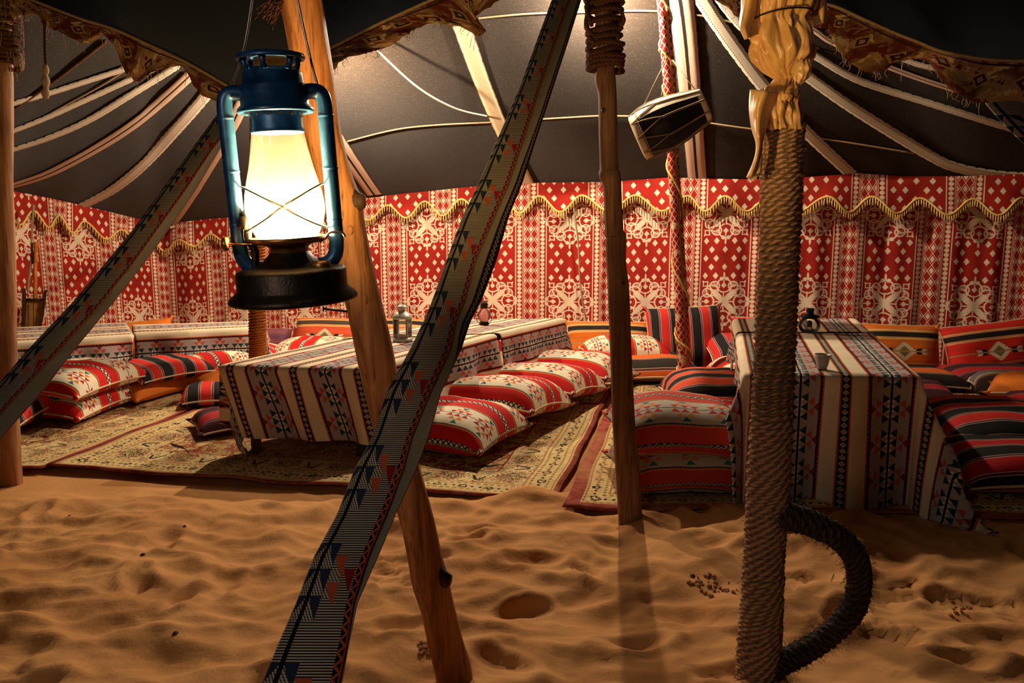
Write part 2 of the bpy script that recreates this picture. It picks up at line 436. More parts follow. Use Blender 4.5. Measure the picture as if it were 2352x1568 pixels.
def sandmat():
    b = Mat('sand', .95, spec=.05); x, y, z = b.obj(); v = b.vec(x, y, z)
    n = b.noise(v, 3.0, 5); f = b.noise(v, 900, 2); c = b.mix(lin((196, 138, 86)), lin((214, 156, 100)), n.sm(.35, .65))
    c = b.scale(c, f.sm(.1, .9) * .25 + .86); sp = b.voro(v, 55.0).lt(.055); c = b.mix(c, lin((70, 40, 26)), sp * b.noise(v, 2.0, 1).gt(.5))
    b.base(c); b.bump(f * .25 + b.noise(v, 60, 3) * .9, .45, .006); return b.m
def roofmat():
    b = Mat('goat_hair_roof', .95, sheen=.25, spec=.1); x, y, z = b.obj(); v = b.vec(x, y, z)
    n = b.noise(v, 210, 3); s = b.noise(b.vec(x * 150, y * 150, z * 70), 1.0, 1).sm(.64, .74); n2 = b.noise(b.vec(x * 6, y * 60, z * 60), 1.0, 3)
    c = b.mix(lin((22, 16, 11)), lin((50, 36, 24)), n.sm(.3, .7) * .6 + n2 * .4); c = b.mix(c, lin((112, 90, 66)), s * .6)
    b.base(c); b.bump(n + n2 * .5, .5, .004); return b.m
def ropemat(name, c0, c1, f=240.0):
    b = Mat(name, .9, spec=.1); u, v = b.uv(); w = ((v * f + u * f * 1.2)).sin() * .5 + .5; x, y, z = b.obj(); n = b.noise(b.vec(x, y, z), 120, 4)
    c = b.mix(c0, c1, (w * .6 + n * .6).sm(.25, .9)); b.base(c); b.bump(w + n * .8, .9, .004); return b.m
def patchwork():
    b = Mat('patchwork_lining', .92, spec=.08); u, v = b.uv()
    n = b.noise(b.vec(u, v), 9.0, 4, .6, 1.0); n2 = b.noise(b.vec(u * 4, v * 60), 1.0, 3); n3 = b.noise(b.vec(u, v, 4), 16.0, 3, .6, .6)
    tan = lin((172, 134, 92)); br = lin((104, 64, 40)); rd = lin((106, 42, 32)); dk = lin((60, 40, 28))
    c = b.mix(tan, br, n.sm(.42, .58)); c = b.mix(c, rd, n3.gt(.56)); c = b.mix(c, lin((206, 176, 130)), n3.lt(.40))
    cu = u.near(.13); cv = (v - .06).abs(); q = cu + cv * 1.1 + (n - .5) * .03
    c = b.mix(c, tan, q.lt(.034)); c = b.mix(c, dk, q.band(.012, .024))
    c = b.mix(c, dk, (v - .012).abs().lt(.003)); c = b.scale(c, n2.sm(.2, .8) * .5 + .7)
    b.base(c); b.bump(n2 + n3, .7, .006); return b.m
def bandmat(name, c0, c1, mid=None, stitch=True):
    b = Mat(name, .9, spec=.1); s, t = b.uv()        # s -1..1 across, t metres
    a = s.abs(); w = b.noise(b.vec(s * 8, t * 300), 1.0, 2)
    c = b.mix(c0, tuple(k * .8 for k in c0), w.sm(.35, .65)); c = b.mix(c, c1, (a - .55).abs().lt(.06) * t.near(.02).lt(.006) if stitch else a.gt(.9))
    if mid: c = b.mix(c, mid, a.lt(.13))
    c = b.mix(c, tuple(k * .5 for k in c1), (a.gt(.93)) * t.near(.09).lt(.012))
    b.base(c); b.bump(w + (t * 900).sin() * .3, .4, .002); return b.m
def polewrap(name):
    b = Mat(name, .88, spec=.15); u, v = b.uv()
    red = lin((150, 24, 24)); cream = lin((214, 190, 152)); A = u / .045 + v / .06; B = u / .045 - v / .06
    e = ((A + .5).frac() - .5).abs().max(((B + .5).frac() - .5).abs()); n = b.noise(b.vec(u, v), 9.0, 2)
    fill = n.gt(.6); m = e.gt(.43).max(fill * e.lt(.36)); b.base(b.mix(red, cream, m)); b.bump(m, .3, .003); return b.m
def glassmat(name, tint, trans=.5, glow=.3, rough=.05):
    m = bpy.data.materials.new(name); m.use_nodes = True; nt = m.node_tree; nt.nodes.clear(); N = nt.nodes.new; L = nt.links.new
    o = N('ShaderNodeOutputMaterial'); tr = N('ShaderNodeBsdfTransparent'); tr.inputs[0].default_value = (*tint, 1)
    tl = N('ShaderNodeBsdfTranslucent'); tl.inputs[0].default_value = (*tint, 1); gl = N('ShaderNodeBsdfGlossy'); gl.inputs['Roughness'].default_value = rough
    m1 = N('ShaderNodeMixShader'); m1.inputs[0].default_value = glow; m2 = N('ShaderNodeMixShader'); fr = N('ShaderNodeFresnel'); fr.inputs[0].default_value = 1.45
    tc = N('ShaderNodeTexCoord'); ns = N('ShaderNodeTexNoise'); ns.inputs['Scale'].default_value = 25; L(tc.outputs['Object'], ns.inputs['Vector'])
    mr = N('ShaderNodeMapRange'); mr.inputs[3].default_value = glow * .7; mr.inputs[4].default_value = min(1, glow * 1.3); L(ns.outputs[0], mr.inputs[0]); L(mr.outputs[0], m1.inputs[0])
    L(tr.outputs[0], m1.inputs[1]); L(tl.outputs[0], m1.inputs[2]); L(fr.outputs[0], m2.inputs[0]); L(m1.outputs[0], m2.inputs[1]); L(gl.outputs[0], m2.inputs[2]); L(m2.outputs[0], o.inputs[0]); return m
def emit(name, c, s):
    m = bpy.data.materials.new(name); m.use_nodes = True; nt = m.node_tree; nt.nodes.clear()
    o = nt.nodes.new('ShaderNodeOutputMaterial'); e = nt.nodes.new('ShaderNodeEmission'); e.inputs[0].default_value = (*c, 1); e.inputs[1].default_value = s
    nt.links.new(e.outputs[0], o.inputs[0]); return m
def satinmat():
    b = Mat('gold_satin', .38, sheen=.4, spec=.6); x, y, z = b.obj(); n = b.noise(b.vec(x, y, z), 14, 4)
    b.base(b.mix(lin((200, 140, 66)), lin((228, 178, 104)), n.sm(.3, .7))); b.set('Transmission Weight', 0.0)
    b.bump(b.noise(b.vec(x * 9, y * 9, z * 2), 6, 4), .35, .01); return b.m
def enamel():
    b = Mat('blue_enamel', .28, metal=.35, spec=.6); x, y, z = b.obj(); n = b.noise(b.vec(x, y, z), 40, 5)
    b.base(b.mix(b.mix(lin((8, 40, 76)), lin((22, 70, 112)), n.sm(.3, .65)), lin((58, 44, 34)), n.sm(.66, .74) * .8)); b.set('Roughness', n * .35 + .2); return b.m
M = {}
M['wall'] = wallcloth(); M['cloth'] = tablecloth(); M['strap'] = strapmat(); M['sand'] = sandmat(); M['roof'] = roofmat(); M['patch'] = patchwork()
M['kilim'] = kilim('kilim_red_cream'); M['kilim_s'] = kilim('kilim_red_cream_cross', swap=True, off=.05)
M['kilim_b'] = kilim('kilim_red_cream_shift', off=-.04); M['kilim_f'] = kilim('kilim_faded', off=-.02, redc=(184, 58, 42), creamc=(178, 166, 148))
M['sadu'] = sadu('sadu_red_black'); M['sadu_s'] = sadu('sadu_red_black_cross', True, .17); M['sadu_d'] = sadu('sadu_deep_red', False, .22, .02, (176, 30, 30)); M['sadu_o'] = sadu('sadu_coral_black', False, .17, .03, (206, 76, 46))
M['sadu_m'] = sadu('sadu_maroon', False, .26, .09, (168, 34, 38), (66, 30, 36), (150, 96, 92)); M['sadu_g'] = sadu('stripe_grey_cream', False, .24, .05, (186, 170, 144), (104, 102, 104), (150, 138, 120))
M['back_o'] = rugback('orange_back', (214, 108, 30), (38, 32, 28), (216, 170, 106)); M['back_r'] = rugback('red_back', (198, 40, 28), (30, 24, 22), (196, 150, 92)); M['back_t'] = rugback('terracotta_back', (208, 84, 46), (70, 56, 46), (208, 160, 100))
M['orange'] = plain('orange_cotton', lin((222, 118, 34)), .8, var=.12, scale=12, bump=.2); M['purple'] = sadu('purple_stripe', False, .14, 0, (110, 66, 92), (128, 74, 84), (176, 120, 96))
M['orange_s'] = sadu('orange_black_stripe', False, .30, .06, (210, 96, 34), (46, 38, 34), (196, 168, 130))
M['log'] = wood('pine_log', lin((138, 80, 42)), lin((206, 140, 84)), .55); M['pole'] = wood('grey_pole', lin((104, 68, 44)), lin((150, 106, 72)), .7); M['post'] = wood('pale_post', lin((138, 88, 50)), lin((180, 128, 80)), .7); M['dwood'] = wood('dark_wood', lin((50, 32, 22)), lin((80, 52, 34)), .6)
M['owood'] = wood('orange_wood', lin((170, 92, 34)), lin((206, 128, 58)), .5)
M['rope'] = ropemat('coir_rope', lin((104, 74, 52)), lin((184, 142, 106))); M['rope_d'] = ropemat('dark_fuzzy_rope', lin((44, 34, 32)), lin((82, 64, 58))); M['rope_o'] = ropemat('orange_rope', lin((150, 74, 30)), lin((206, 126, 62)), 300)
M['twine'] = ropemat('pale_twine', lin((170, 140, 104)), lin((206, 180, 142)), 900); M['bind'] = ropemat('brown_binding', lin((70, 44, 30)), lin((120, 78, 50)), 400)
M['satin'] = satinmat(); M['enamel'] = enamel(); M['gold'] = plain('gold_fringe', lin((222, 184, 100)), .6, var=.2, scale=200)
M['iron'] = plain('dark_iron', lin((52, 42, 36)), .45, .8, .3, 60, .2); M['wire'] = plain('steel_wire', lin((150, 140, 130)), .35, .9); M['brass'] = plain('aged_brass', lin((150, 104, 56)), .4, .85, .3, 40)
M['silver'] = plain('brushed_tin', lin((196, 190, 172)), .38, .25, .12, 30, spec=.7); M['blackm'] = plain('black_tin', lin((30, 26, 26)), .5, .4)
M['globe'] = glassmat('smoked_glass_globe', (1.0, .90, .70), glow=.026); M['clear'] = glassmat('clear_glass', (.97, .97, .95), glow=.06); M['pink'] = glassmat('pink_glass', (.92, .62, .60), glow=.35)
M['flame'] = emit('flame', (1.0, .72, .32), FLAME); M['bulbA'] = emit('bulb_a', (1.0, .83, .62), BULB_A); M['bulbB'] = emit('bulb_b', (1.0, .80, .57), BULB_B)
M['bandw'] = bandmat('white_band', lin((214, 200, 178)), lin((96, 82, 66))); M['bandp'] = bandmat('pink_band', lin((204, 172, 148)), lin((80, 56, 44)), mid=lin((46, 34, 30)), stitch=False); M['bandc'] = bandmat('cream_band', lin((206, 184, 150)), lin((110, 92, 70)), stitch=False)
M['cord'] = plain('white_cord', lin((208, 196, 176)), .7, var=.1); M['seam'] = plain('seam_cord', lin((170, 142, 108)), .85, var=.2, scale=80)
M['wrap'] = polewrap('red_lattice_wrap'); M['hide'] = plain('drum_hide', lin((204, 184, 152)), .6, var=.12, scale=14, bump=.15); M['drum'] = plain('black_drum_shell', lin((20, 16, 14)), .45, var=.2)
M['ceramic'] = plain('glazed_cup', lin((170, 160, 150)), .25, var=.12, scale=60, spec=.5); M['wax'] = plain('candle_wax', lin((226, 214, 190)), .5, var=.05); M['piping'] = plain('cream_piping', lin((206, 176, 140)), .8, var=.25, scale=120); M['pipe_d'] = ropemat('chain_piping', lin((40, 28, 24)), lin((200, 180, 150)), 300)
M['clod'] = plain('sand_clod', lin((150, 98, 58)), .95, var=.3, scale=60); M['pebble'] = plain('dark_pebble', lin((80, 50, 34)), .9, var=.3); M['litter'] = plain('pale_litter', lin((220, 204, 180)), .7, var=.1); M['goatskin'] = plain('goatskin', lin((168, 122, 66)), .7, var=.35, scale=10, bump=.3)
# ---------------------------------------------------------------- sand floor
PRINTS = [(R.uniform(-2.2, 2.6), R.uniform(1.6, 3.5), R.uniform(0, pi), R.uniform(.09, .14)) for _ in range(46)]
TREADS = [(.95, 2.62, .5), (1.55, 2.55, 2.9), (1.32, 2.62, .2), (-.45, 2.75, 1.9), (1.12, 2.34, 2.4)]
def sand_h(x, y):
    near = 1 - sstep(3.35, 3.85, y + .12 * nz(x * 1.3, 2.2))
    h = .034 * nz(x * 1.5, y * 1.7, 1) + .028 * nz(x * 3.4 + 3, y * 3.8, 2) + .016 * nz(x * 8, y * 9, 5) + .006 * nz(x * 21, y * 24, 7)
    r = abs(nz(x * 2.6 + 7, y * 4.2, 3)); h += .020 * (1 - min(1, r * 3.0))
    for (px, py, a, s) in PRINTS:
        dx, dy = x - px, y - py
        if abs(dx) < .3 and abs(dy) < .3:
            u = dx * math.cos(a) + dy * math.sin(a); v = -dx * math.sin(a) + dy * math.cos(a)
            d = math.sqrt((u / s) ** 2 + (v / (s * .45)) ** 2)
            h += -.020 * math.exp(-(d * 1.2) ** 4) + .010 * math.exp(-((d - 1.25) / .3) ** 2)
    h += .05 * math.exp(-(((x - 1.0) / .5) ** 2 + ((y - 3.0) / .22) ** 2)) + .03 * math.exp(-(((x - 1.75) / .55) ** 2 + ((y - 2.85) / .2) ** 2))
    q = 1 - abs(nz(x * 1.9 + 11 + .5 * nz(x * 3, y * 3), y * 3.4 + 4, 6)); h += .030 * max(0, q - .55) ** 1.3 * 2.2
    q = 1 - abs(nz(x * 4.4 + 2, y * 7.5 + .6 * nz(x * 5, y * 2), 9)); h += .012 * max(0, q - .5) ** 1.2 * 2
    for (px, py, a) in TREADS:
        dx, dy = x - px, y - py
        if abs(dx) < .2 and abs(dy) < .2:
            u = dx * math.cos(a) + dy * math.sin(a); v = -dx * math.sin(a) + dy * math.cos(a)
            if abs(u) < .14 and abs(v) < .05: h += -.010 + .006 * math.sin(u * 190) * (abs(v) < .038) - .002
    bur = .055 * math.exp(-(((x - .10) / .16) ** 2 + ((y - 3.60) / .10) ** 2))
    return h * near + -.012 * (1 - near) + bur
def sandgrid():
    xs = []; x = -9.0
    while x < 9.0:
        xs.append(x); x += .017 if -2.4 < x < 2.3 else (.07 if -4.5 < x < 4.5 else .5)
    ys = []; y = -3.5
    while y < 9.8:
        ys.append(y); y += .4 if y < 1.0 else (.014 if y < 3.9 else (.1 if y < 4.5 else .4))
    return grid(lambda i, j: (Vector((xs[i], ys[j], sand_h(xs[i], ys[j]) if ys[j] < 4.4 else -.012)), (xs[i], ys[j])), len(xs), len(ys))
V, Fc, U = sandgrid()
floor = mk('floor', V, Fc, M['sand'], uv=U); props(floor, 'rippled orange desert sand with footprints', kind='structure')

# ---------------------------------------------------------------- cloth walls
WALL_Y = [(-420, 6.6), (-100, 7.4), (38, 7.9), (172, 8.2), (299, 8.65), (370, 8.9), (428, 8.75), (549, 8.6), (689, 8.45), (825, 8.3), (979, 8.15), (1130, 7.9), (1310, 7.65), (1488, 7.35), (1671, 7.1), (1867, 7.0), (2050, 7.0), (2259, 6.9), (2460, 6.8), (2900, 6.5)]
WALL_U = [(-90, -4), (38, -3), (170, -2), (299, -1), (370, -.45), (428, 0), (549, 1), (689, 2), (825, 3), (979, 4), (1130, 5), (1310, 6), (1488, 7), (1671, 8), (1867, 9), (2050, 10), (2259, 11), (2460, 12)]
WALL_L = [(38, 717, 180), (170, 725, 175), (299, 730, 160), (370, 736, 163), (428, 737, 168), (549, 724, 166), (689, 716, 168), (825, 701, 172), (979, 690, 174), (1130, 690, 180), (1310, 694, 186), (1488, 695, 195), (1671, 693, 202), (1867, 695, 203), (2050, 698, 203), (2259, 705, 207), (2460, 712, 210)]
WALL_T = [(-420, 395), (-100, 410), (20, 440), (110, 458), (200, 478), (290, 500), (370, 519), (450, 510), (530, 503), (700, 479), (830, 460), (960, 446), (1100, 432), (1200, 425), (1390, 423), (1530, 413), (1700, 417), (1850, 412), (1965, 403), (2060, 410), (2200, 410), (2352, 405), (2600, 405), (2900, 400)]
SCAL = [(-420, 470, 20), (20, 497, 17), (100, 502, 17), (200, 525, 16), (300, 545, 14), (370, 568, 10), (440, 556, 10), (530, 538, 11), (700, 515, 13), (830, 492, 14), (1000, 478, 18), (1200, 470, 19), (1400, 466, 18), (1700, 468, 17), (2000, 470, 18), (2200, 476, 18), (2352, 474, 20), (2900, 474, 20)]
PEAKS = [-330, -240, -150, -60, 20, 80, 143, 196, 286, 345, 410, 480, 550, 630, 720, 800, 892, 975, 1060, 1150, 1238, 1335, 1459, 1577, 1660, 1765, 1895, 1998, 2110, 2230, 2340, 2450, 2560, 2670, 2780, 2900]
def wallY(px):
    return interp(WALL_Y, px)[0]
def wz(px, py, Y): return P(px, py, Y).z
def fold(px): return .014 * math.sin(px * .061) + .009 * math.sin(px * .137 + 1) + .03 * math.exp(-((px - 1238) / 14) ** 2) - .03 * math.exp(-((px - 1262) / 12) ** 2)
def wallmesh(pa, pb, name, label):
    n = int((pb - pa) / 5) + 1; rows = 16
    def fn(i, j):
        px = pa + (pb - pa) * i / (n - 1); Y = wallY(px); top = wz(px, interp(WALL_T, px)[0], Y); pl, per = interp(WALL_L, px)
        zl = wz(px, pl, Y); zu = wz(px, pl - per, Y); bot = min(-.05, top - 1.2)
        f = j / (rows - 1); z = bot + (top - bot) * f; X = P(px, 500, Y).x; d = fold(px) * (1 - .6 * f)
        return Vector((X, Y + .04 - d, z)), (interp(WALL_U, px)[0], (z - zl) / (zu - zl))
    V, Fc, U = grid(fn, n, rows); o = mk(name, V, Fc, M['wall'], uv=U); return props(o, label, kind='structure')
def scallop(px):
    base, amp = interp(SCAL, px)
    for a, c in zip(PEAKS, PEAKS[1:]):
        if a <= px <= c:
            t = (px - a) / (c - a); return base - amp * math.cos(2 * pi * t)
    return base
def pelmet(pa, pb, wall):
    n = int((pb - pa) / 4) + 1; rows = 7; pts = []
    def pt(px, f):
        Y = wallY(px) - .055; top = wz(px, interp(WALL_T, px)[0], Y) + .02; low = wz(px, scallop(px), Y)
        z = low + (top - low) * f; X = P(px, 500, Y).x; Y2 = Y - (1 - f) * (.02 + .02 * math.sin(px * .05))
        return Vector((X, Y2, z))
    def fn(i, j):
        px = pa + (pb - pa) * i / (n - 1); p = pt(px, j / (rows - 1)); pl, per = interp(WALL_L, px); Y = wallY(px)
        zl = wz(px, pl, Y); zu = wz(px, pl - per, Y)
        return p, (interp(WALL_U, px + 30)[0] * .93 + .35, (p.z - zl) / (zu - zl) - .78)
    V, Fc, U = grid(fn, n, rows); o = mk('pelmet', V, Fc, M['wall'], wall, U)
    m = MB(); line = [pt(pa + (pb - pa) * i / (n - 1), 0) + Vector((0, -.008, 0)) for i in range(n)]
    m.add(*tube(line, .010, 5)); px = pa
    while px < pb:
        p = pt(px, 0); L = .062 * R.uniform(.85, 1.1); w = .0052; q = Vector((R.uniform(-.004, .004), -.006, -L))
        a = p + Vector((0, -.010, 0)); m.add(*tube([a, a + q * .5, a + q], [w * .6, w, w * .8], 4)); px += 5.6
    f = m.build('tassel_fringe', M['gold'], o); f['kind'] = 'stuff'; f['label'] = 'gold braid with hanging tassels'
    return o
wl = wallmesh(-420, 372, 'wall_left', 'red and cream printed tent wall in the left corner')
wb = wallmesh(370, 2900, 'wall_back', 'red and cream printed tent wall behind the tables')
pelmet(-420, 372, wl); pelmet(370, 2900, wb)

# ---------------------------------------------------------------- roof
HEM = [(-700, -260, 4.1), (-300, -130, 4.0), (0, -28, 3.9), (73, 0, 3.85), (184, 43, 3.75), (260, 67, 3.7), (337, 101, 3.67), (429, 144, 3.62), (520, 196, 3.56), (545, 208, 3.55), (640, 172, 3.5), (751, 116, 3.45), (842, 70, 3.42), (919, 34, 3.4), (995, 0, 3.38), (1090, -40, 3.35), (1385, -90, 3.3), (1660, -30, 3.2), (1903, 13, 3.15), (1974, 43, 3.12), (2056, 79, 3.1), (2105, 98, 3.07), (2154, 118, 3.03), (2203, 128, 3.0), (2269, 138, 2.97), (2352, 141, 2.95), (2700, 150, 2.8), (3200, 130, 2.7)]
hem3 = [P(*h) for h in HEM]
hemX = sorted([(p.x, p.y, p.z) for p in hem3])
wallX = sorted([(lambda p: (p.x, p.y, p.z))(P(t[0], t[1], wallY(t[0]))) for t in WALL_T])
NR = 150
def roof_cols():
    h = smoothline(hem3, NR); w = []
    wpts = [P(px, interp(WALL_T, px)[0], wallY(px)) for px in [-420 + (3320) * i / 80 for i in range(81)]]
    w = smoothline(wpts, NR); return h, w
hh, ww = roof_cols()
def roof_pt(i, f):
    """f: 0 at the hem, .4 at the ridge, 1 at the wall top"""
    a, c = hh[i], ww[i]; xm = a.x * .55 + c.x * .45
    r = Vector((xm, 6.0, 3.22 - .018 * xm * xm))
    if f < .4:
        t = f / .4; p = a.lerp(r, t); p.z -= .10 * math.sin(pi * t) * (.6 + .4 * math.sin(i * .35))
    else:
        t = (f - .4) / .6; p = r.lerp(c, t); p.z -= .16 * math.sin(pi * t) + .02 * math.sin(i * .42) * math.sin(pi * t)
    return p
V, Fc, U = grid(lambda i, j: (roof_pt(i, j / 29), (i * .1, j * .1)), NR, 30)
roofV, roofF = V, Fc
ceil_ = mk('ceiling', V, Fc, M['roof'], uv=U); props(ceil_, 'dark woven goat hair tent roof', kind='structure')
bvh = BVHTree.FromPolygons(V, Fc)
def roofhit(px, py):
    d = rayd(px, py); o = Vector((0, 0, CAM_H)) + d * (3.75 / d.y)
    h = bvh.ray_cast(o, d.normalized(), 20)
    if h[0] is None or h[0].y < 4.3: return P(px, py, 7.0), Vector((0, 0, -1))
    n = h[1]
    if n.dot(d) > 0: n = -n
    return h[0], n
def roofline(poly, n=40):
    pts = smoothline([(x, y, 0) for x, y in poly], n); out = []
    for p in pts: out.append(roofhit(p.x, p.y))
    return out
def roofband(name, poly, wpx, mat, n=36, label=None):
    L = roofline(poly, n); V = []; U = []; Fc = []; acc = 0
    for k, (p, nn) in enumerate(L):
        q0 = L[max(0, k - 1)][0]; q1 = L[min(n - 1, k + 1)][0]; t = (q1 - q0).normalized(); s = t.cross(nn).normalized()
        if k: acc += (p - L[k - 1][0]).length
        w = wpx if not isinstance(wpx, tuple) else wpx[0] + (wpx[1] - wpx[0]) * k / (n - 1)
        hw = w * .5 * p.y / F * 1.02
        for a, lift in ((-1, .012), (-1, .018), (-.4, .02), (.4, .02), (1, .018), (1, .012)):
            V.append(p + s * (a * hw * (1 + .05 * nz(k * 1.7, a))) + nn * lift); U.append((a, acc))
        if k:
            b = (k - 1) * 6
            for i in range(5): Fc.append((b + i, b + i + 1, b + 7 + i, b + 6 + i))
    o = mk(name, V, Fc, mat, ceil_, U)
    if label: o['label'] = label
    return o
for poly, w in (([(-260, 300), (-120, 275), (0, 243), (100, 215), (200, 183), (300, 150), (420, 100)], 13), ([(-260, 372), (-120, 345), (0, 308), (100, 270), (200, 225), (310, 175), (420, 125)], 13), ([(-220, 410), (-110, 388), (0, 350), (100, 318), (200, 275), (300, 215), (405, 150), (470, 105)], 15)):
    roofband('roof_band', poly, w, M['bandw'])
roofband('roof_band', [(-60, 440), (0, 430), (100, 400), (200, 350), (300, 288), (380, 222), (437, 170), (500, 110)], 24, M['bandp'], label='pale pink band with a dark middle line')
roofband('roof_band', [(190, 470), (260, 432), (330, 375), (400, 300), (470, 220), (520, 150)], 24, M['bandw'])
roofband('roof_band', [(385, 518), (430, 455), (480, 375), (530, 290), (575, 200)], 30, M['bandp'])
roofband('roof_band', [(1035, 0), (1062, 62), (1105, 180), (1155, 300), (1215, 420)], (42, 30), M['bandc'], label='wide cream band with a stitched seam')
roofband('roof_band', [(700, 190), (750, 280), (800, 358), (860, 444)], (44, 36), M['bandp'])
roofband('roof_band', [(1555, -40), (1568, 40), (1578, 130), (1590, 260), (1602, 405)], (62, 44), M['bandp'], label='broad double band beside the wrapped pole')
roofband('roof_band', [(1595, -30), (1640, 42), (1700, 128), (1760, 205), (1846, 296), (1955, 398)], (32, 24), M['bandw'])
roofband('roof_band', [(1640, -20), (1700, 55), (1780, 118), (1900, 207), (1990, 267), (2138, 356), (2204, 384), (2302, 400), (2420, 404)], (20, 26), M['bandw'])
roofband('roof_band', [(1690, 10), (1780, 72), (1872, 127), (1974, 184), (2138, 236), (2312, 290), (2480, 335)], 15, M['bandw'])
roofband('roof_band', [(1800, 20), (1872, 70), (1915, 98), (2040, 152), (2187, 203), (2352, 248), (2560, 300)], 12, M['bandp'])
roofband('roof_band', [(2000, 100), (2085, 138), (2154, 157), (2352, 196), (2560, 240)], 11, M['bandw'])
def roofcord(name, poly, r, mat, n=50, lift=.012, label=None):
    L = roofline(poly, n); V, Fc, U = tube([p + nn * lift for p, nn in L], r, 6); o = mk(name, V, Fc, mat, ceil_, U)
    if label: o['label'] = label
for poly in ([(770, 330), (900, 297), (1000, 285), (1140, 278), (1300, 268), (1400, 264), (1550, 270), (1700, 291), (1900, 318), (2100, 350)], [(1100, 40), (1200, 31), (1310, 27), (1500, 24), (1640, 40), (1760, 75), (1880, 110)], [(60, 290), (130, 250), (240, 190), (330, 130)]):
    roofcord('seam_cord', poly, .007, M['seam'])
roofcord('seam_cord', [(0, 270), (120, 188), (245, 92)], .012, M['bind'], label='dark plaited cord')
# ragged patchwork strip hanging from the roof hem
def valance(top, low, Yt, name='valance'):
    n = 110; tp = smoothline([(x, y, 0) for x, y in top], n); lp = smoothline([(x, y, 0) for x, y in low], n); rows = 12
    acc = [0]
    for k in range(1, n): acc.append(acc[-1] + (P(tp[k].x, tp[k].y, interp(Yt, tp[k].x)[0]) - P(tp[k - 1].x, tp[k - 1].y, interp(Yt, tp[k - 1].x)[0])).length)
    def fn(i, j):
        f = j / (rows - 1); a = tp[i]; c = lp[i]; rag = (nz(i * .9, 3) * 5 + nz(i * 2.7, 8) * 4) * f * f
        x = a.x + (c.x - a.x) * f; y = a.y + (c.y + rag - a.y) * f; Y = interp(Yt, x)[0] + .035 * nz(i * .16, f * 1.5, 9) * f - .012 * (1 - f)
        p = P(x, y, Y); return p, (acc[i], f * .12)
    V, Fc, U = grid(fn, n, rows); o = mk(name, V, Fc, M['patch'], ceil_, U)
    md = o.modifiers.new('thickness', 'SOLIDIFY'); md.thickness = .006
    m = MB()                                            # loose threads along the torn edge
    for k in range(70):
        i = R.randrange(2, n - 2); p, _ = fn(i, rows - 1); L = R.uniform(.008, .035) * (2.2 if R.random() < .08 else 1)
        m.add(*tube([p, p + Vector((R.uniform(-.01, .01), R.uniform(-.01, .01), -L * .6)), p + Vector((R.uniform(-.014, .014), 0, -L))], .0011, 3, False))
    m.add(*tube([fn(i, 0)[0] + Vector((0, -.01, .0)) for i in range(n)], .007, 5))
    t = m.build('loose_thread', M['seam'], o); t['kind'] = 'stuff'
    return o
YH = [(h[0], h[2]) for h in HEM]
valance([(-60, -46), (0, -28), (73, 0), (184, 43), (260, 67), (337, 101), (429, 144), (520, 196), (540, 206)],
        [(-60, 30), (20, 55), (38, 40), (60, 36), (92, 34), (102, 58), (130, 70), (195, 100), (235, 84), (262, 105), (290, 165), (318, 186), (345, 168), (400, 148), (430, 165), (455, 208), (500, 230), (534, 235)], YH)
valance([(560, 203), (640, 172), (751, 116), (842, 70), (919, 34), (995, 0), (1090, -40), (1150, -60)],
        [(590, 245), (690, 205), (760, 166), (781, 142), (812, 127), (852, 118), (885, 109), (919, 89), (950, 70), (980, 54), (1011, 50), (1041, 57), (1078, 64), (1098, 78), (1115, 73), (1110, 62), (1090, 50), (1086, 40), (1105, 28), (1148, 0)], YH)
valance([(1560, -62), (1660, -30), (1790, -6), (1903, 13), (1974, 43), (2056, 79), (2105, 98), (2154, 118), (2203, 128), (2269, 138), (2352, 141), (2450, 144)],
        [(1560, -20), (1660, 10), (1690, 35), (1740, 50), (1885, 62), (1905, 75), (1925, 115), (1960, 150), (2012, 167), (2075, 135), (2130, 138), (2165, 185), (2210, 222), (2255, 236), (2352, 240), (2450, 240)], YH)
# ---------------------------------------------------------------- rugs
def rug(name, corners, mat, label, z=.006, seed=0, sag=.012):
    """corners: front-left, front-right, back-right, back-left on the ground"""
    fl_, fr_, br, bl = [Vector(c) for c in corners]; W = (fr_ - fl_).length; D = (bl - fl_).length
    nu, nv = int(W / .05) + 2, int(D / .05) + 2
    def hh_(u, v):
        e = min(u * W, (1 - u) * W, v * D, (1 - v) * D)
        return z + max(0.0, sag * (.5 + nz(u * W * 2.1 + seed, v * D * 2.3, seed)) + .004 * nz(u * W * 6, v * D * 6, seed + 3)) + (.012 * math.sin(u * W * 4.0 + seed) ** 2 * math.exp(-e / .06))
    def pos(i, j, dz=0):
        u, v = i / (nu - 1), j / (nv - 1); p = fl_.lerp(fr_, u).lerp(bl.lerp(br, u), v)
        wob = .018 * nz(u * 5, v * 5, seed + 9); p = p + Vector((wob, wob * .7, 0)); p.z = hh_(u, v) + dz; return p, (u * W, v * D)
    V, Fc, U = grid(lambda i, j: pos(i, j, .008), nu, nv); V2, F2, U2 = grid(lambda i, j: pos(i, j), nu, nv); n = len(V)
    ring = [i for i in range(nu)] + [j * nu + nu - 1 for j in range(1, nv)] + [(nv - 1) * nu + i for i in range(nu - 2, -1, -1)] + [j * nu for j in range(nv - 2, 0, -1)]
    Fc = Fc + [tuple(reversed([k + n for k in f])) for f in F2]
    for a, c in zip(ring, ring[1:] + ring[:1]): Fc.append((a + n, c + n, c, a))
    o = mk(name, V + V2, Fc, mat, None, U + U2, loc=(fl_ + br) * .5 * Vector((1, 1, 0)).length ** 0); props(o, label, 'rug'); return o
def gxy(px, py):
    p = G(px, py); p.z = 0; return p
a0, a1, a2 = gxy(108, 1080), gxy(1276, 1163), gxy(1388, 940)
a3 = a0 + (a2 - a1)
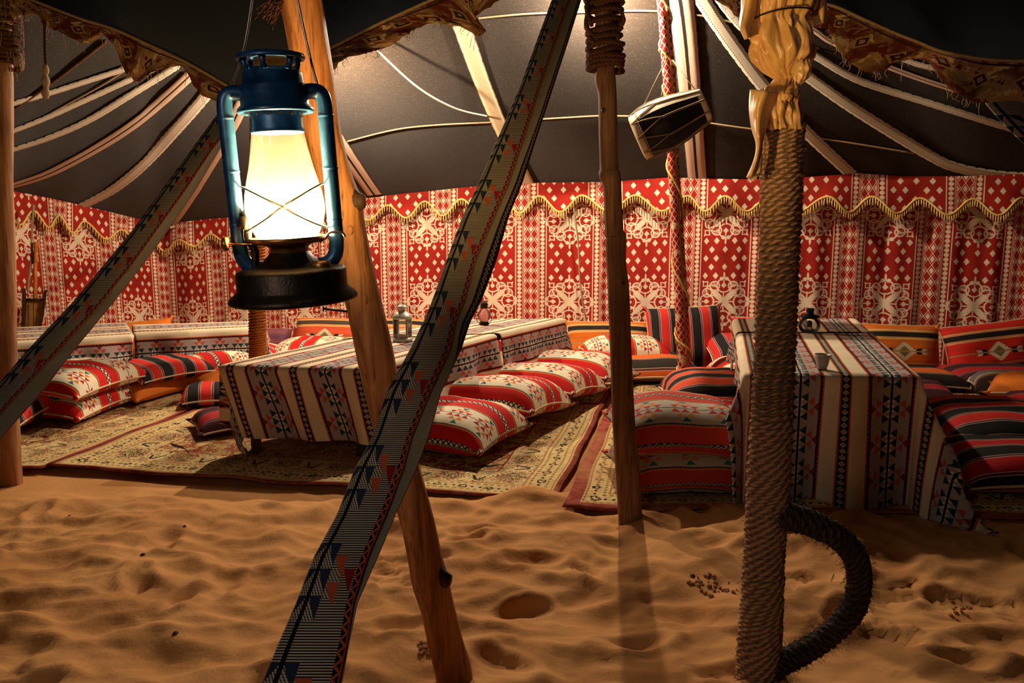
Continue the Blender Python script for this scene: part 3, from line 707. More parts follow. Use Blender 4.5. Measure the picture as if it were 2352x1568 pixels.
rug('rug', (a0, a1, a2, a3), rugmat('rug_beige', (a1 - a0).length, (a3 - a0).length, (150, 62, 46), 0.0), 'large beige and rust rug with floral border under the long white table', .012, 1)
b0, b1 = gxy(1292, 1182), gxy(2750, 1215); b3 = gxy(1400, 940); b2 = b1 + (b3 - b0)
rug('rug', (b0, b1, b2, b3), rugmat('rug_pale', (b1 - b0).length, (b3 - b0).length, (150, 70, 50), 4.0, .065), 'pale worn rug with pink edge beside the middle pole', .020, 2)
c1 = gxy(98, 1084); c0 = c1 + Vector((-2.9, .05, 0)); c2 = a3 + Vector((-.06, .0, 0)); c3 = c0 + (c2 - c1)
rug('rug', (c0, c1, c2, c3), rugmat('rug_red', 2.9, (c3 - c0).length, (120, 36, 32), 8.0), 'red patterned rug under the cushions beside the left post', .002, 3)
d0 = a3 + Vector((0.02, .03, 0)); d1 = a2 + Vector((-.02, .03, 0)); d2 = d1 + Vector((.5, 1.85, 0)); d3 = d0 + Vector((.5, 1.85, 0))
rug('rug', (d0, d1, d2, d3), rugmat('rug_crimson', (d1 - d0).length, (d3 - d0).length, (118, 32, 30), 12.0), 'crimson floral rug in front of the back wall behind the long table', .006, 4)
e0 = b3 + Vector((.03, .04, 0)); e1 = b2 + Vector((.0, .04, 0)); e2 = e1 + Vector((.35, 1.6, 0)); e3 = e0 + Vector((.35, 1.6, 0))
rug('rug', (e0, e1, e2, e3), rugmat('rug_wine', (e1 - e0).length, (e3 - e0).length, (112, 34, 32), 16.0), 'wine red rug with pale border beyond the black and coral cushion', .010, 5)

# ---------------------------------------------------------------- low tables and their cloths
def table(corners, zt, label, cl_label, dl, dr, df, db, s0=0.0, t0=0.0, shear=(0, 0), flare=.05, cornerflare=.10, along='v', seed=0, legs=True, swap=False, group=None):
    A, B, Cc, D = [Vector((c[0], c[1], 0)) for c in corners]           # front-left, front-right, back-right, back-left
    W = ((B - A).length + (Cc - D).length) / 2; Ln = ((D - A).length + (Cc - B).length) / 2
    ctr = (A + B + Cc + D) / 4
    t = thing('low_table', label, 'table', ctr)
    def bil(u, v): return A.lerp(B, u).lerp(D.lerp(Cc, u), v)
    m = MB(); i0 = .015
    V = []; 
    for z in (zt - .05, zt - .012):
        for (u, v) in ((i0, i0), (1 - i0, i0), (1 - i0, 1 - i0), (i0, 1 - i0)): p = bil(u, v); p.z = z; V.append(p)
    m.add(V, [(3, 2, 1, 0), (4, 5, 6, 7), (0, 1, 5, 4), (1, 2, 6, 5), (2, 3, 7, 6), (3, 0, 4, 7)]); m.build('tabletop', M['dwood'], t, smooth=False)
    for (u, v) in ((.14, .06), (.86, .06), (.14, .94), (.86, .94)):
        p = bil(u, v); x, y = p.x, p.y; MB().add(*box(x - .022, x + .022, y - .022, y + .022, .012, zt - .05)).build('leg', M['dwood'], t, smooth=False)
    su = (B - A).normalized(); sv = (D - A).normalized()
    step = .02; xs = []; x = -dl
    while x < W + dr + .001: xs.append(x); x += step
    ys = []; y = -df
    while y < Ln + db + .001: ys.append(y); y += step
    def pos(i, j):
        x, y = xs[i], ys[j]; cx = min(max(x, 0), W); cy = min(max(y, 0), Ln); p = bil(cx / W, cy / Ln); ox, oy = x - cx, y - cy
        d = math.hypot(ox, oy); z = zt + .003 * nz(x * 5, y * 5, seed)
        if d > 0:
            r = .022
            if d < r * 1.57: a = d / r; drop = r * (1 - math.cos(a)); out = r * math.sin(a)
            else: drop = r + (d - r * 1.57); out = r
            dirv = (su * ox + sv * oy) / d; k = min(abs(ox), abs(oy)) / d * 1.41
            w = max(0, d - .04)
            tang = x if abs(oy) > abs(ox) else y
            out += w * (flare + cornerflare * k) + w * .16 * nz(tang * 4.5, seed, 2) * 1.6 + .022 * math.sin(tang * 17 + 2.0 * nz(tang * 2, seed)) * min(1, w / .25)
            p = p + dirv * out
            lat = (su * (1 if oy else 0)) * shear[0] * w if oy < 0 else (sv * shear[1] * w if ox > 0 else Vector((0, 0, 0)))
            p = p + lat; z = zt - drop * (1 - .03 * k)
        p.z = max(z + .001, .03); st = (x + s0, y + t0)
        return p, ((st[1], st[0]) if swap else st)
    V, Fc, U = grid(pos, len(xs), len(ys))
    o = mk('tablecloth', V, Fc, M['cloth'], None, U, loc=(ctr.x, ctr.y, zt)); props(o, cl_label, 'tablecloth')
    md = o.modifiers.new('thickness', 'SOLIDIFY'); md.thickness = .004; md.offset = 1
    return bil
TZ1 = .52
def onp(px, py, z): p = G(px, py, z); return (p.x, p.y)
t1 = [onp(514, 838, TZ1), onp(850, 846, TZ1), onp(1135, 768, TZ1), onp(778, 781, TZ1)]
t1b = [onp(786, 779, TZ1), onp(1143, 766, TZ1), onp(1290, 732, TZ1), onp(1062, 735, TZ1)]
bil1 = table(t1, TZ1, 'low wooden table under the long white cloth, near half', 'cream striped cloth on the near half of the long table, corner trailing at its left', .34, .33, .40, .0, s0=-.055, shear=(.34, 0), flare=.06, cornerflare=.0, seed=3)
bil1b = table(t1b, TZ1, 'low wooden table under the long white cloth, far half by the wall', 'cream striped cloth on the far half of the long table', .20, .31, .0, .16, s0=-.055, flare=.10, seed=5)
TZ2 = .62
t2 = [onp(1716, 858, TZ2), onp(2106, 864, TZ2), onp(2000, 767, TZ2), onp(1700, 767, TZ2)]
t2b = [onp(1699, 763, TZ2), onp(1996, 764, TZ2), onp(1962, 733, TZ2), onp(1690, 733, TZ2)]
bil2 = table(t2, TZ2, 'low table behind the rope wrapped pole', 'dim cream striped cloth hanging to the sand behind the rope wrapped pole', .15, .54, .60, .0, s0=-.038, shear=(.0, 0), flare=.03, cornerflare=.55, seed=7)
bil2b = table(t2b, TZ2, 'low table at the wall end behind the rope wrapped pole', 'cream striped cloth under the oil lamp, right of the rope wrapped pole', .25, .22, .0, .15, s0=-.038, seed=8)
t3 = [onp(-60, 790, .46), onp(300, 768, .46), onp(285, 742, .46), onp(-60, 757, .46)]
table(t3, .46, 'low table in the left corner behind the post', 'cream striped cloth on the table behind the left post', .1, .03, .31, .12, t0=.37, flare=.12, cornerflare=.1, seed=11, swap=True)
t4 = [onp(307, 764, .45), onp(604, 750, .45), onp(600, 738, .45), onp(303, 747, .45)]
table(t4, .45, 'low table against the wall left of the hanging lantern', 'cream striped cloth on the table beyond the cushions left of the lantern', .0, .2, .33, .1, t0=.37, flare=.10, seed=13, swap=True)

# ---------------------------------------------------------------- cushions
def cushion_mesh(w, d, h, seed, pinch=.05, flat=.36, n=22):
    def prof(a, c):
        e = max(0.0, (1 - a ** 4)) * max(0.0, (1 - c ** 4)); return e ** .5
    def outl(a, c):
        x = w / 2 * a * (1 - pinch * (1 - c * c)); y = d / 2 * c * (1 - pinch * (1 - a * a)); return x, y
    V = []; U = []; Fc = []
    hb, ht = h * flat, h * (1 - flat)
    for s in (1, -1):
        for j in range(n + 1):
            for i in range(n + 1):
                a = math.sin((i / n - .5) * pi) * .5 + (i / n * 2 - 1) * .5; c = math.sin((j / n - .5) * pi) * .5 + (j / n * 2 - 1) * .5
                x, y = outl(a, c); k = prof(a, c); rough = 1 + .10 * nz(a * 1.7 + seed, c * 1.7, seed) 
                wr = .010 * nz(a * 5 + seed, c * 5, seed + 4) * k * (1.3 - k)
                z = hb + s * (ht if s > 0 else hb) * k * rough * (1 if s > 0 else .98) + (wr if s > 0 else 0) - .03 * (a * a * c * c) * h * 4
                V.append(Vector((x, y, max(z, .001))))
    m = (n + 1) ** 2; h2 = n // 2; U = [None] * (2 * m)
    for s in (0, 1):                                    # arc-length cloth coordinates
        for j in range(n + 1):
            acc = 0; q = s * m + j * (n + 1); 
            for rng in (range(h2, n + 1), range(h2, -1, -1)):
                acc = 0; pr_ = None
                for i in rng:
                    if pr_ is not None: acc += (V[q + i] - V[q + pr_]).length
                    U[q + i] = [acc if rng.step > 0 else -acc, 0]; pr_ = i
        for i in range(n + 1):
            for rng in (range(h2, n + 1), range(h2, -1, -1)):
                acc = 0; pr_ = None
                for j in rng:
                    q = s * m + j * (n + 1) + i
                    if pr_ is not None: acc += (V[q] - V[pr_]).length
                    U[q][1] = acc if rng.step > 0 else -acc; pr_ = q
    for j in range(n):
        for i in range(n):
            q = j * (n + 1) + i; Fc.append((q, q + 1, q + n + 2, q + n + 1)); Fc.append((m + q + n + 1, m + q + n + 2, m + q + 1, m + q))
    ring = [i for i in range(n + 1)] + [j * (n + 1) + n for j in range(1, n + 1)] + [n * (n + 1) + i for i in range(n - 1, -1, -1)] + [j * (n + 1) for j in range(n - 1, 0, -1)]
    loop = [V[k] * 1.0 for k in ring]
    return V, Fc, U, loop
def cushion(mat, label, w, d, h, loc, yaw=0.0, tilt=0.0, roll=0.0, pipe='piping', group=None, seed=None, pinch=.05, pr=.006, flat=.36):
    seed = R.uniform(0, 50) if seed is None else seed
    t = thing('floor_cushion' if tilt < .5 else 'back_cushion', label, 'cushion', loc, (tilt, roll, yaw), group)
    t.rotation_mode = 'XYZ'
    V, Fc, U, loop = cushion_mesh(w, d, h, seed, pinch, flat)
    mk('cover', V, Fc, M[mat], t, U, local=True)
    if pipe:
        V, Fc, U = tube(loop, pr, 5, closed=True); mk('piping', V, Fc, M[pipe], t, U, local=True)
    for k, (sx, sy) in enumerate(((1, 1), (-1, 1), (1, -1), (-1, -1))):       # pointed corner ears
        c = Vector((sx * w / 2, sy * d / 2, h * flat - .09 * h)); dv = Vector((sx, sy, .15)).normalized()
        V, Fc, U = tube([c - dv * .045, c - dv * .01, c + dv * .028], [.026, .016, .004], 8); mk('corner_ear', V, Fc, M[mat], t, U, local=True)
    return t
def upright(mat, label, w, hgt, th, px0, px1, pyb, zb, Y, lean=1.25, yaw=0.0, roll=0.0, pipe='piping', group=None):
    """cushion standing on its long edge, its face to the camera; zb: picture row of the upper edge"""
    topz = P((px0 + px1) / 2, zb, Y + hgt * math.cos(lean)).z; hgt = min(hgt, (topz - .02) / math.sin(lean)); zb = topz - hgt * math.sin(lean)
    a = P(px0, pyb, Y); c = P(px1, pyb, Y); xc = (a.x + c.x) / 2; w = abs(c.x - a.x) if w is None else w
    off = Vector((0, hgt / 2 * math.cos(lean), hgt / 2 * math.sin(lean)))
    loc = Vector((xc, Y, zb)) + Matrix.Rotation(yaw, 3, 'Z') @ off
    return cushion(mat, label, w, hgt, th, loc, yaw, lean, roll, pipe, group)
ax1 = Vector((.47, .883, 0)).normalized(); pe1 = Vector((ax1.y, -ax1.x, 0)); yaw1 = math.atan2(-ax1.x, ax1.y)
c0 = gxy(1094, 1083)
names = ['nearest of the four red and cream kilim cushions along the long table', 'second from the front of the red and cream cushions along the long table', 'third from the front of the red and cream cushions along the long table', 'farthest of the four red and cream cushions along the long table']
for k in range(4):
    p = c0 + ax1 * (.29 + .575 * k) - pe1 * (.34 - .01 * k)
    cushion('kilim_b', names[k], .74, .60, .235 + .01 * (k == 1), Vector((p.x, p.y, .036 + (.045 if k else 0))), yaw1 + R.uniform(-.05, .05), -.12 if k else .03, -.04, 'pipe_d' if k == 0 else 'piping', 'kilim cushions along the long table')
# stack right of the middle pole
cushion('kilim_f', 'deep red cushion at the bottom of the stack beside the middle pole', .62, .58, .22, (.80, 3.74, .045), .02, 0, 0, 'pipe_d')
cushion('kilim_f', 'faded coral and grey cushion on top of the stack beside the middle pole', .62, .60, .24, (.79, 3.77, .215), -.03, .02, .02, 'pipe_d')
cushion('kilim', 'red and cream cushion half hidden behind the stacked pair', .55, .5, .2, (1.22, 4.62, .04), -.2)
cushion('sadu_o', 'plump black and coral striped cushion left of the rope wrapped pole', .62, .60, .24, (1.33, 5.32, .045), -.08, .03, -.02)
cushion('kilim_s', 'red and cream cushion lying on an orange one behind the middle pole', .70, .46, .18, (.93, 6.55, .15), .04, .05)
cushion('orange_s', 'orange and black striped cushion on the rug behind the middle pole', .72, .60, .19, (1.12, 6.35, .03), 0.02, .02)
cushion('kilim', 'red and cream cushion beside the wrapped pole near the wall', .66, .56, .22, (1.80, 5.85, .06), -.05, .05)
cushion('sadu_s', 'red and black cushion lying in front of the terracotta back cushion', .72, .5, .17, (1.94, 6.45, .17), .0, .25)
upright('sadu_s', 'tall red and black striped cushion standing behind the wrapped pole', .63, .56, .2, 1485, 1656, 830, 706, 6.66, 1.32, -.02, -.05)
upright('back_r', 'terracotta red back cushion between the wrapped pole and the rope pole', .58, .5, .18, 1680, 1842, 800, 730, 6.62, 1.25)
upright('back_o', 'long orange back cushion with black stripe right of the long table', .74, .50, .17, 1296, 1496, 800, 740, 7.05, 1.2, -.1)
upright('back_o', 'orange back cushion behind the tin lantern', .70, .50, .17, 850, 962, 770, 733, 7.6, 1.2, -.1)
upright('back_t', 'terracotta back cushion with stepped diamond left of the leaning log', .66, .52, .18, 676, 835, 790, 731, 7.55, 1.22, -.12)
upright('purple', 'purple striped back cushion beside the terracotta one', .34, .46, .15, 590, 676, 790, 754, 7.75, 1.2, -.05)
cushion('kilim_s', 'red and cream seat cushion below the terracotta back cushion', .78, .55, .24, (-1.72, 6.95, .02), -.1, .08)
cushion('kilim', 'red and cream seat cushion below the purple back cushion', .74, .55, .22, (-2.32, 6.8, .02), -.06, .05)
# left group
def lc(mat, label, px, py, w, d, h, z, yaw, tilt=0.0, roll=0.0, pipe='piping'):
    p = G(px, py, z); return cushion(mat, label, w, d, h, Vector((p.x, p.y, z)), yaw, tilt, roll, pipe)
cushion('sadu_s', 'black and red striped cushion nearest the left post', .66, .50, .20, (-3.13, 4.96, .06), 1.42, 0, -.14)
cushion('kilim_s', 'red and cream cushion on the rug between striped and orange ones', .82, .40, .17, (-2.84, 5.28, .03), 1.46, .05)
cushion('kilim_s', 'red and cream cushion topping the pile beside the left strap', .76, .50, .18, (-2.84, 5.22, .18), 1.40, .06)
cushion('orange', 'plain orange cushion lying under the black and red one', .66, .42, .16, (-2.64, 5.78, .03), 1.17, .05, 0, None)
cushion('sadu_s', 'red and black cushion resting on the plain orange cushion', .60, .44, .14, (-2.55, 5.80, .15), .95, .05)
cushion('kilim_s', 'red and cream cushion pushed against the far left tablecloth', .66, .44, .15, (-2.30, 6.15, .13), .7, .05)
cushion('orange', 'plain orange cushion half hidden behind the table corner', .56, .40, .15, (-2.18, 6.02, .03), .8, .05, 0, None)
lc('sadu_m', 'dark red cushion tip poking from under the long table', 528, 985, .40, .40, .13, .03, .5)
lc('sadu_s', 'maroon cushion corner beneath the hem of the long table', 478, 925, .34, .34, .14, .03, .3)
upright('orange', 'orange bolster leaning on the wall above the left tables', None, .36, .12, 250, 392, 775, 738, 7.5, 1.2, .10, -.10, None)
# right group
upright('back_o', 'orange back cushion with dark stripe right of the second table', .68, .52, .18, 1970, 2150, 832, 746, 6.55, 1.28, -.03, .03)
upright('back_r', 'scarlet back cushion with stepped diamond at the right edge', .76, .56, .18, 2170, 2384, 832, 742, 6.45, 1.25, -.02, -.12)
lc('orange_s', 'orange seat cushion with black stripe below the orange back cushion', 2098, 884, .66, .50, .13, .03, -.08, .02)
lc('sadu_m', 'crimson and purple seat cushion below the scarlet back cushion', 2290, 880, .84, .52, .14, .03, -.03, .02)
lc('sadu_g', 'cream and grey striped cushion at the right edge', 2330, 905, .56, .40, .16, .05, -.35)
lc('orange', 'bright orange cushion on the grey one at the right edge', 2362, 912, .46, .40, .15, .12, -.6)
lc('sadu_m', 'plain red cushion below the orange one at the right edge', 2395, 975, .5, .4, .2, .05, -.5)
lc('sadu_m', 'narrow maroon striped cushion along the right side of the second table', 2128, 930, .30, .60, .15, .05, -.3)
lc('sadu', 'big red and black striped cushion in shadow right of the second table', 2290, 1040, .80, .78, .27, .05, -.12, .04, .02)
lc('sadu_d', 'dark red cushion under the big striped one at the right', 2330, 1105, .72, .6, .2, .04, -.1)
# ---------------------------------------------------------------- poles
def pxpole(pts, Y0, Y1, n=60, byY=None):
    """pts: (px,py,radius px); returns 3D points and radii, depth running from Y0 to Y1 as 1/Y"""
    sm = smoothline([Vector(p) for p in pts], n); P3 = []; rr = []
    y0, y1 = pts[0][1], pts[-1][1]
    for p in sm:
        t = (p.y - y0) / (y1 - y0); Y = 1 / ((1 - t) / Y0 + t / Y1); q = P(p.x, p.y, Y); P3.append(q)
        fw = q.y * cp - (q.z - CAM_H) * sp; rr.append(p.z * fw / F)
    return P3, rr
def rough(seed, amp=.06):
    return lambda a, L, j: 1 + amp * nz(math.cos(a) * 1.2 + seed, math.sin(a) * 1.2, L * 4) + amp * .5 * nz(math.cos(a) * 4, math.sin(a) * 4 + seed, L * 2.0)
def knot(p, ax, r, name, mat, parent):
    return None
# middle pole
t = thing('tent_pole', 'knotty grey wooden pole in the middle with rope bound around its top', 'pole', G(1448, 1206))
pts, rr = pxpole([(1383, -86, 22), (1386, 0, 21), (1388, 90, 20), (1391, 150, 20), (1390, 182, 24), (1395, 215, 21), (1397, 300, 21), (1399, 380, 21), (1400, 398, 25), (1406, 430, 22), (1411, 530, 21), (1415, 545, 24), (1415, 600, 23), (1420, 660, 25), (1424, 760, 24), (1428, 860, 25), (1432, 940, 26), (1440, 1060, 27), (1446, 1160, 28), (1449, 1215, 29), (1450, 1250, 29)], 3.32, 3.26, 110)
MB().add(*tube(pts, rr, 18, bump=rough(3, .07))).build('shaft', M['pole'], t)
for (i, a, s) in ((30, 2.2, .013), (52, .4, .011), (70, 1.2, .010)):
    c = pts[i] + Vector((math.cos(a) * rr[i] * .9, -abs(math.sin(a)) * rr[i] * .9, 0)); m = MB().add(*lathe([(.001, .008), (s * .7, .006), (s, 0), (s * 1.3, -.012)], 10)); m.xf(Matrix.Translation(c) @ Vector((math.cos(a), -abs(math.sin(a)), .1)).to_track_quat('Z', 'Y').to_matrix().to_4x4()); m.build('knot', M['dwood'], t)
def binding(parent, pts, rr, i0, i1, turns, r, mat, name='rope_binding', extra=0.0, sides=6, wob=.004):
    n = int(turns * 22); line = []
    for k in range(n + 1):
        f = k / n * (i1 - i0) + i0; i = min(int(f), len(pts) - 2); c = pts[i].lerp(pts[i + 1], f - i); rad = rr[i] + r * .8 + extra
        T = (pts[i + 1] - pts[i]).normalized(); N = T.cross(Vector((0, 1, 0))).normalized(); B = T.cross(N); a = k / 22 * 2 * pi
        w = wob * nz(k * .21, 3.3)
        line.append(c + (N * math.cos(a) + B * math.sin(a)) * (rad + w) + T * w)
    return MB().add(*tube(line, r, sides)).build(name, mat, parent)
binding(t, pts, [x + .012 for x in rr], 2, 18, 13, .011, M['bind'], extra=.012, wob=.012)
m = MB()
for (x0, y0, x1, y1, bulge) in ((1352, 20, 1372, 92, -16), (1420, 15, 1418, 70, 12), (1358, 75, 1374, 102, -10), (1408, 70, 1412, 98, 8), (1350, -10, 1360, 60, -8)):
    a, c = P(x0, y0, 3.27), P(x1, y1, 3.27); mid = (a + c) / 2 + Vector((bulge / F * 3.3, -.02, -.01)); m.add(*tube(smoothline([a, mid, c], 12), .008, 6))
m.build('loose_loop', M['bind'], t)['label'] = 'loose rope loops'
# left post
t = thing('tent_pole', 'pale wooden post at the left edge with shaggy rope at its top', 'pole', G(26, 1108))
pts, rr = pxpole([(-2, -34, 22), (2, 80, 22), (6, 160, 21), (7, 300, 21), (8, 420, 20), (10, 560, 22), (12, 690, 24), (13, 760, 22), (17, 900, 22), (20, 1000, 23), (25, 1110, 24), (26, 1135, 24)], 3.92, 3.86, 80)
MB().add(*tube(pts, rr, 18, bump=rough(8, .06))).build('shaft', M['post'], t)
binding(t, pts, [x + .008 for x in rr], 2, 14, 12, .010, M['bind'], extra=.01, wob=.010)
m = MB()
for k in range(160):
    a = R.uniform(0, 2 * pi); i = R.randrange(2, 15); c = pts[i] + Vector((math.cos(a), math.sin(a), 0)) * (rr[i] + .03); m.add(*tube([c, c + Vector((math.cos(a) * .015, math.sin(a) * .015, -.02)), c + Vector((math.cos(a) * .014, math.sin(a) * .014, -.05))], .0016, 3, False))
m.build('rope_fibre', M['seam'], t)['kind'] = 'stuff'
# leaning log
t = thing('leaning_log', 'thick leaning pine log crossing behind the woven strap and lantern', 'log', G(1040, 1545))
LG = [(650, -190, 50), (690, 0, 48), (706, 90, 46), (722, 190, 46), (738, 300, 44), (762, 400, 44), (782, 470, 48), (795, 520, 43), (812, 600, 42), (836, 700, 42), (856, 790, 42), (877, 890, 41), (903, 1000, 40), (930, 1100, 39), (958, 1200, 39), (978, 1290, 40), (988, 1330, 42), (1004, 1390, 38), (1022, 1470, 39), (1040, 1535, 42), (1048, 1590, 42)]
pts, rr = pxpole(LG, 1.98, 2.10, 130); LP = pts; LR = rr
MB().add(*tube(pts, rr, 26, bump=rough(21, .07))).build('shaft', M['log'], t)
def logpt(px_side, py, push=1.0):
    i = min(range(len(pts)), key=lambda k: abs(G_py(pts[k]) - py)); return pts[i], rr[i]
def G_py(p):
    fw = p.y * cp - (p.z - CAM_H) * sp; up = p.y * sp + (p.z - CAM_H) * cp; return PH / 2 - F * up / fw
for (side, py, s, col) in ((.95, 465, .030, 'dwood'), (.9, 1322, .030, 'dwood'), (.35, 525, .014, 'dwood'), (.3, 690, .015, 'dwood'), (-.2, 610, .010, 'dwood')):
    c, r = logpt(0, py); dv = Vector((side, -math.sqrt(max(0, 1 - side * side)), .0)).normalized(); c = c + dv * r * .82
    m = MB().add(*lathe([(.001, .018 * s / .02), (s * .35, .017 * s / .02), (s * .55, .010), (s * .8, .0), (s * 1.1, -.014)], 14)); m.V = [v * (1 + .12 * nz(v.x * 80, v.y * 80, py)) for v in m.V]
    m.xf(Matrix.Translation(c) @ dv.to_track_quat('Z', 'Y').to_matrix().to_4x4() @ Matrix.Diagonal((1.0, 1.5, 1, 1))); m.build('knot', M['log'] if s < .02 else M['dwood'], t)
c, r = logpt(0, 708); a = c + Vector((-r * .8, -r * .4, 0)); q = P(744, 709, a.y - .02)
m = MB().add(*tube([a, q], .0028, 8)); m.add(*tube([q, q + (q - a).normalized() * .003], .0065, 10)); m.build('nail', M['iron'], t)
# rope tuft at the log's top
m = MB(); c = P(640, 8, 1.97)
for k in range(70):
    a = c + Vector((R.uniform(-.005, .02), R.uniform(-.02, .01), R.uniform(-.012, .012))); dv = Vector((-R.uniform(.01, .05), R.uniform(-.02, .02), R.uniform(-.05, .012)))
    m.add(*tube([a, a + dv * .5 + Vector((0, 0, .008)), a + dv], .0011, 3, False))
o = m.build('rope_tuft', M['bind'], t); o['kind'] = 'stuff'; o['label'] = 'frayed rope ends'
# far poles
def farpole(pts_, Y0, Y1, label, base, wrapspec, n=70):
    t = thing('tent_pole', label, 'pole', base); pts, rr = pxpole(pts_, Y0, Y1, n); MB().add(*tube(pts, [x * .9 for x in rr], 12)).build('shaft', M['pole'], t)
    for (i0, i1, mat, nm) in wrapspec:
        seg = pts[i0:i1]; V, Fc, U = tube(seg, [x * 1.03 for x in rr[i0:i1]], 14, bump=rough(i0, .04)); MB().add(V, Fc, U).build(nm, mat, t)
    return t, pts, rr
t, pts, rr = farpole([(1517, -60, 15), (1523, 0, 14), (1533, 130, 14), (1540, 220, 14), (1548, 400, 13), (1560, 600, 14), (1568, 760, 15), (1572, 838, 15), (1575, 893, 15)], 5.9, 5.95, 'slender pole wrapped in red lattice cloth and gold cord by the drum', G(1575, 893), [(0, 66, M['wrap'], 'cloth_wrap')])
line = []
for k in range(500):
    f = k / 499 * 62 + 2; i = int(f); c = pts[i].lerp(pts[i + 1], f - i); a = k * .085 + 1.2 * nz(k * .02, 4); line.append(c + Vector((math.cos(a), math.sin(a), 0)) * (rr[i] * 1.1 + .004 + .004 * nz(k * .3, 1)))
MB().add(*tube(line, .007, 5)).build('gold_cord', M['gold'], t)
m = MB()
for k in range(170):
    i = R.randrange(5, 495); p = line[i]; m.add(*tube([p, p + Vector((R.uniform(-.012, .012), R.uniform(-.012, .0), -R.uniform(.015, .05)))], [.002, .0012], 3, False))
m.build('cord_fringe', M['gold'], t)['kind'] = 'stuff'
t, pts, rr = farpole([(588, 120, 14), (588, 300, 14), (590, 430, 14), (590, 600, 15), (592, 780, 15), (592, 890, 15)], 6.0, 6.0, 'rope wrapped pole behind the lantern with red cloth above', G(592, 890), [(0, 28, M['wrap'], 'cloth_wrap')])
binding(t, pts, rr, 28, 68, 76, .0105, M['rope_o'], 'rope_wrap', wob=.003)

# ---------------------------------------------------------------- rope wrapped pole in front
RP = [(1802, 288, 43), (1796, 400, 44), (1792, 520, 44), (1785, 680, 44), (1778, 840, 44), (1770, 1000, 45), (1764, 1120, 46), (1757, 1240, 44), (1750, 1380, 45), (1743, 1500, 47), (1738, 1600, 48)]
t = thing('rope_wrapped_pole', 'pole wrapped from sand to top in thick coir rope, standing right of centre', 'pole', G(1740, 1585)); ROPEPOLE = t
pts, rr = pxpole(RP, 2.06, 2.08, 60); RPP = pts
MB().add(*tube(pts, [x * .80 for x in rr], 20)).build('shaft', M['dwood'], t)
def coil(pts, rr, turns, r, seg=26, seed=0):
    line = []; n = int(turns * seg); m = len(pts) - 1
    for k in range(n + 1):
        f = k / n * m; i = min(int(f), m - 1); c = pts[i].lerp(pts[i + 1], f - i); ra = rr[i] + (rr[min(i + 1, m)] - rr[i]) * (f - i); a = k / seg * 2 * pi
        T = (pts[i + 1] - pts[i]).normalized(); N = T.cross(Vector((0, 1, 0))).normalized(); B = T.cross(N)
        line.append(c + (N * math.cos(a) + B * math.sin(a)) * (ra - r * .6 + .0035 * nz(a * .9, k * .003, seed)) + T * (.004 * nz(math.cos(a) * 1.5, math.sin(a) * 1.5, k * .006 + seed)))
    return line
H = (pts[0] - pts[-1]).length; line = coil(pts, rr, H / .0142, .0088)
def twist(a, L, j): return 1 + .16 * math.cos(3 * (a - L * 150))
MB().add(*tube(line, .0092, 8, bump=twist)).build('coir_rope', M['rope'], t)
def fuzz(line, rad, n, L, th, mat, parent, name='rope_fibre'):
    m = MB()
    for k in range(n):
        i = R.randrange(len(line)); a = R.uniform(0, 2 * pi); b2 = R.uniform(-1, 1); dv = Vector((math.cos(a), math.sin(a), b2)).normalized(); p = line[i] + dv * rad; l = L * R.uniform(.4, 1.3)
        m.add(*tube([p, p + dv * l * .6 + Vector((R.uniform(-.3, .3), R.uniform(-.3, .3), R.uniform(-.3, .3))) * l * .5, p + dv * l + Vector((R.uniform(-.5, .5), R.uniform(-.5, .5), -R.uniform(0, .6))) * l * .7], th, 3, False))
    o = m.build(name, mat, parent); o['kind'] = 'stuff'; return o
fuzz(line, .008, 2200, .014, .00045, M['rope'], t)
# rope loop hanging at its foot
lp = smoothline([P(x, y, Y) for x, y, Y in ((1772, 1180, 2.06), (1812, 1186, 2.05), (1868, 1204, 2.05), (1922, 1230, 2.05), (1962, 1275, 2.06), (1974, 1330, 2.07), (1962, 1392, 2.08), (1925, 1440, 2.09), (1870, 1482, 2.08), (1815, 1512, 2.07), (1765, 1540, 2.06))], 60)
t = thing('rope_loop', 'dark shaggy rope loop bowing out from the foot of the rope wrapped pole', 'rope', lp[-1])
MB().add(*tube(lp, .021, 12)).build('core', M['rope_d'], t)
line = coil(lp, [.030 if k > 14 else .033 for k in range(60)], 44, .011, 18, 5)
MB().add(*tube(line, .0115, 7, bump=twist)).build('winding', M['rope_d'], t)
fuzz(line, .010, 2600, .020, .0005, M['rope_d'], t)

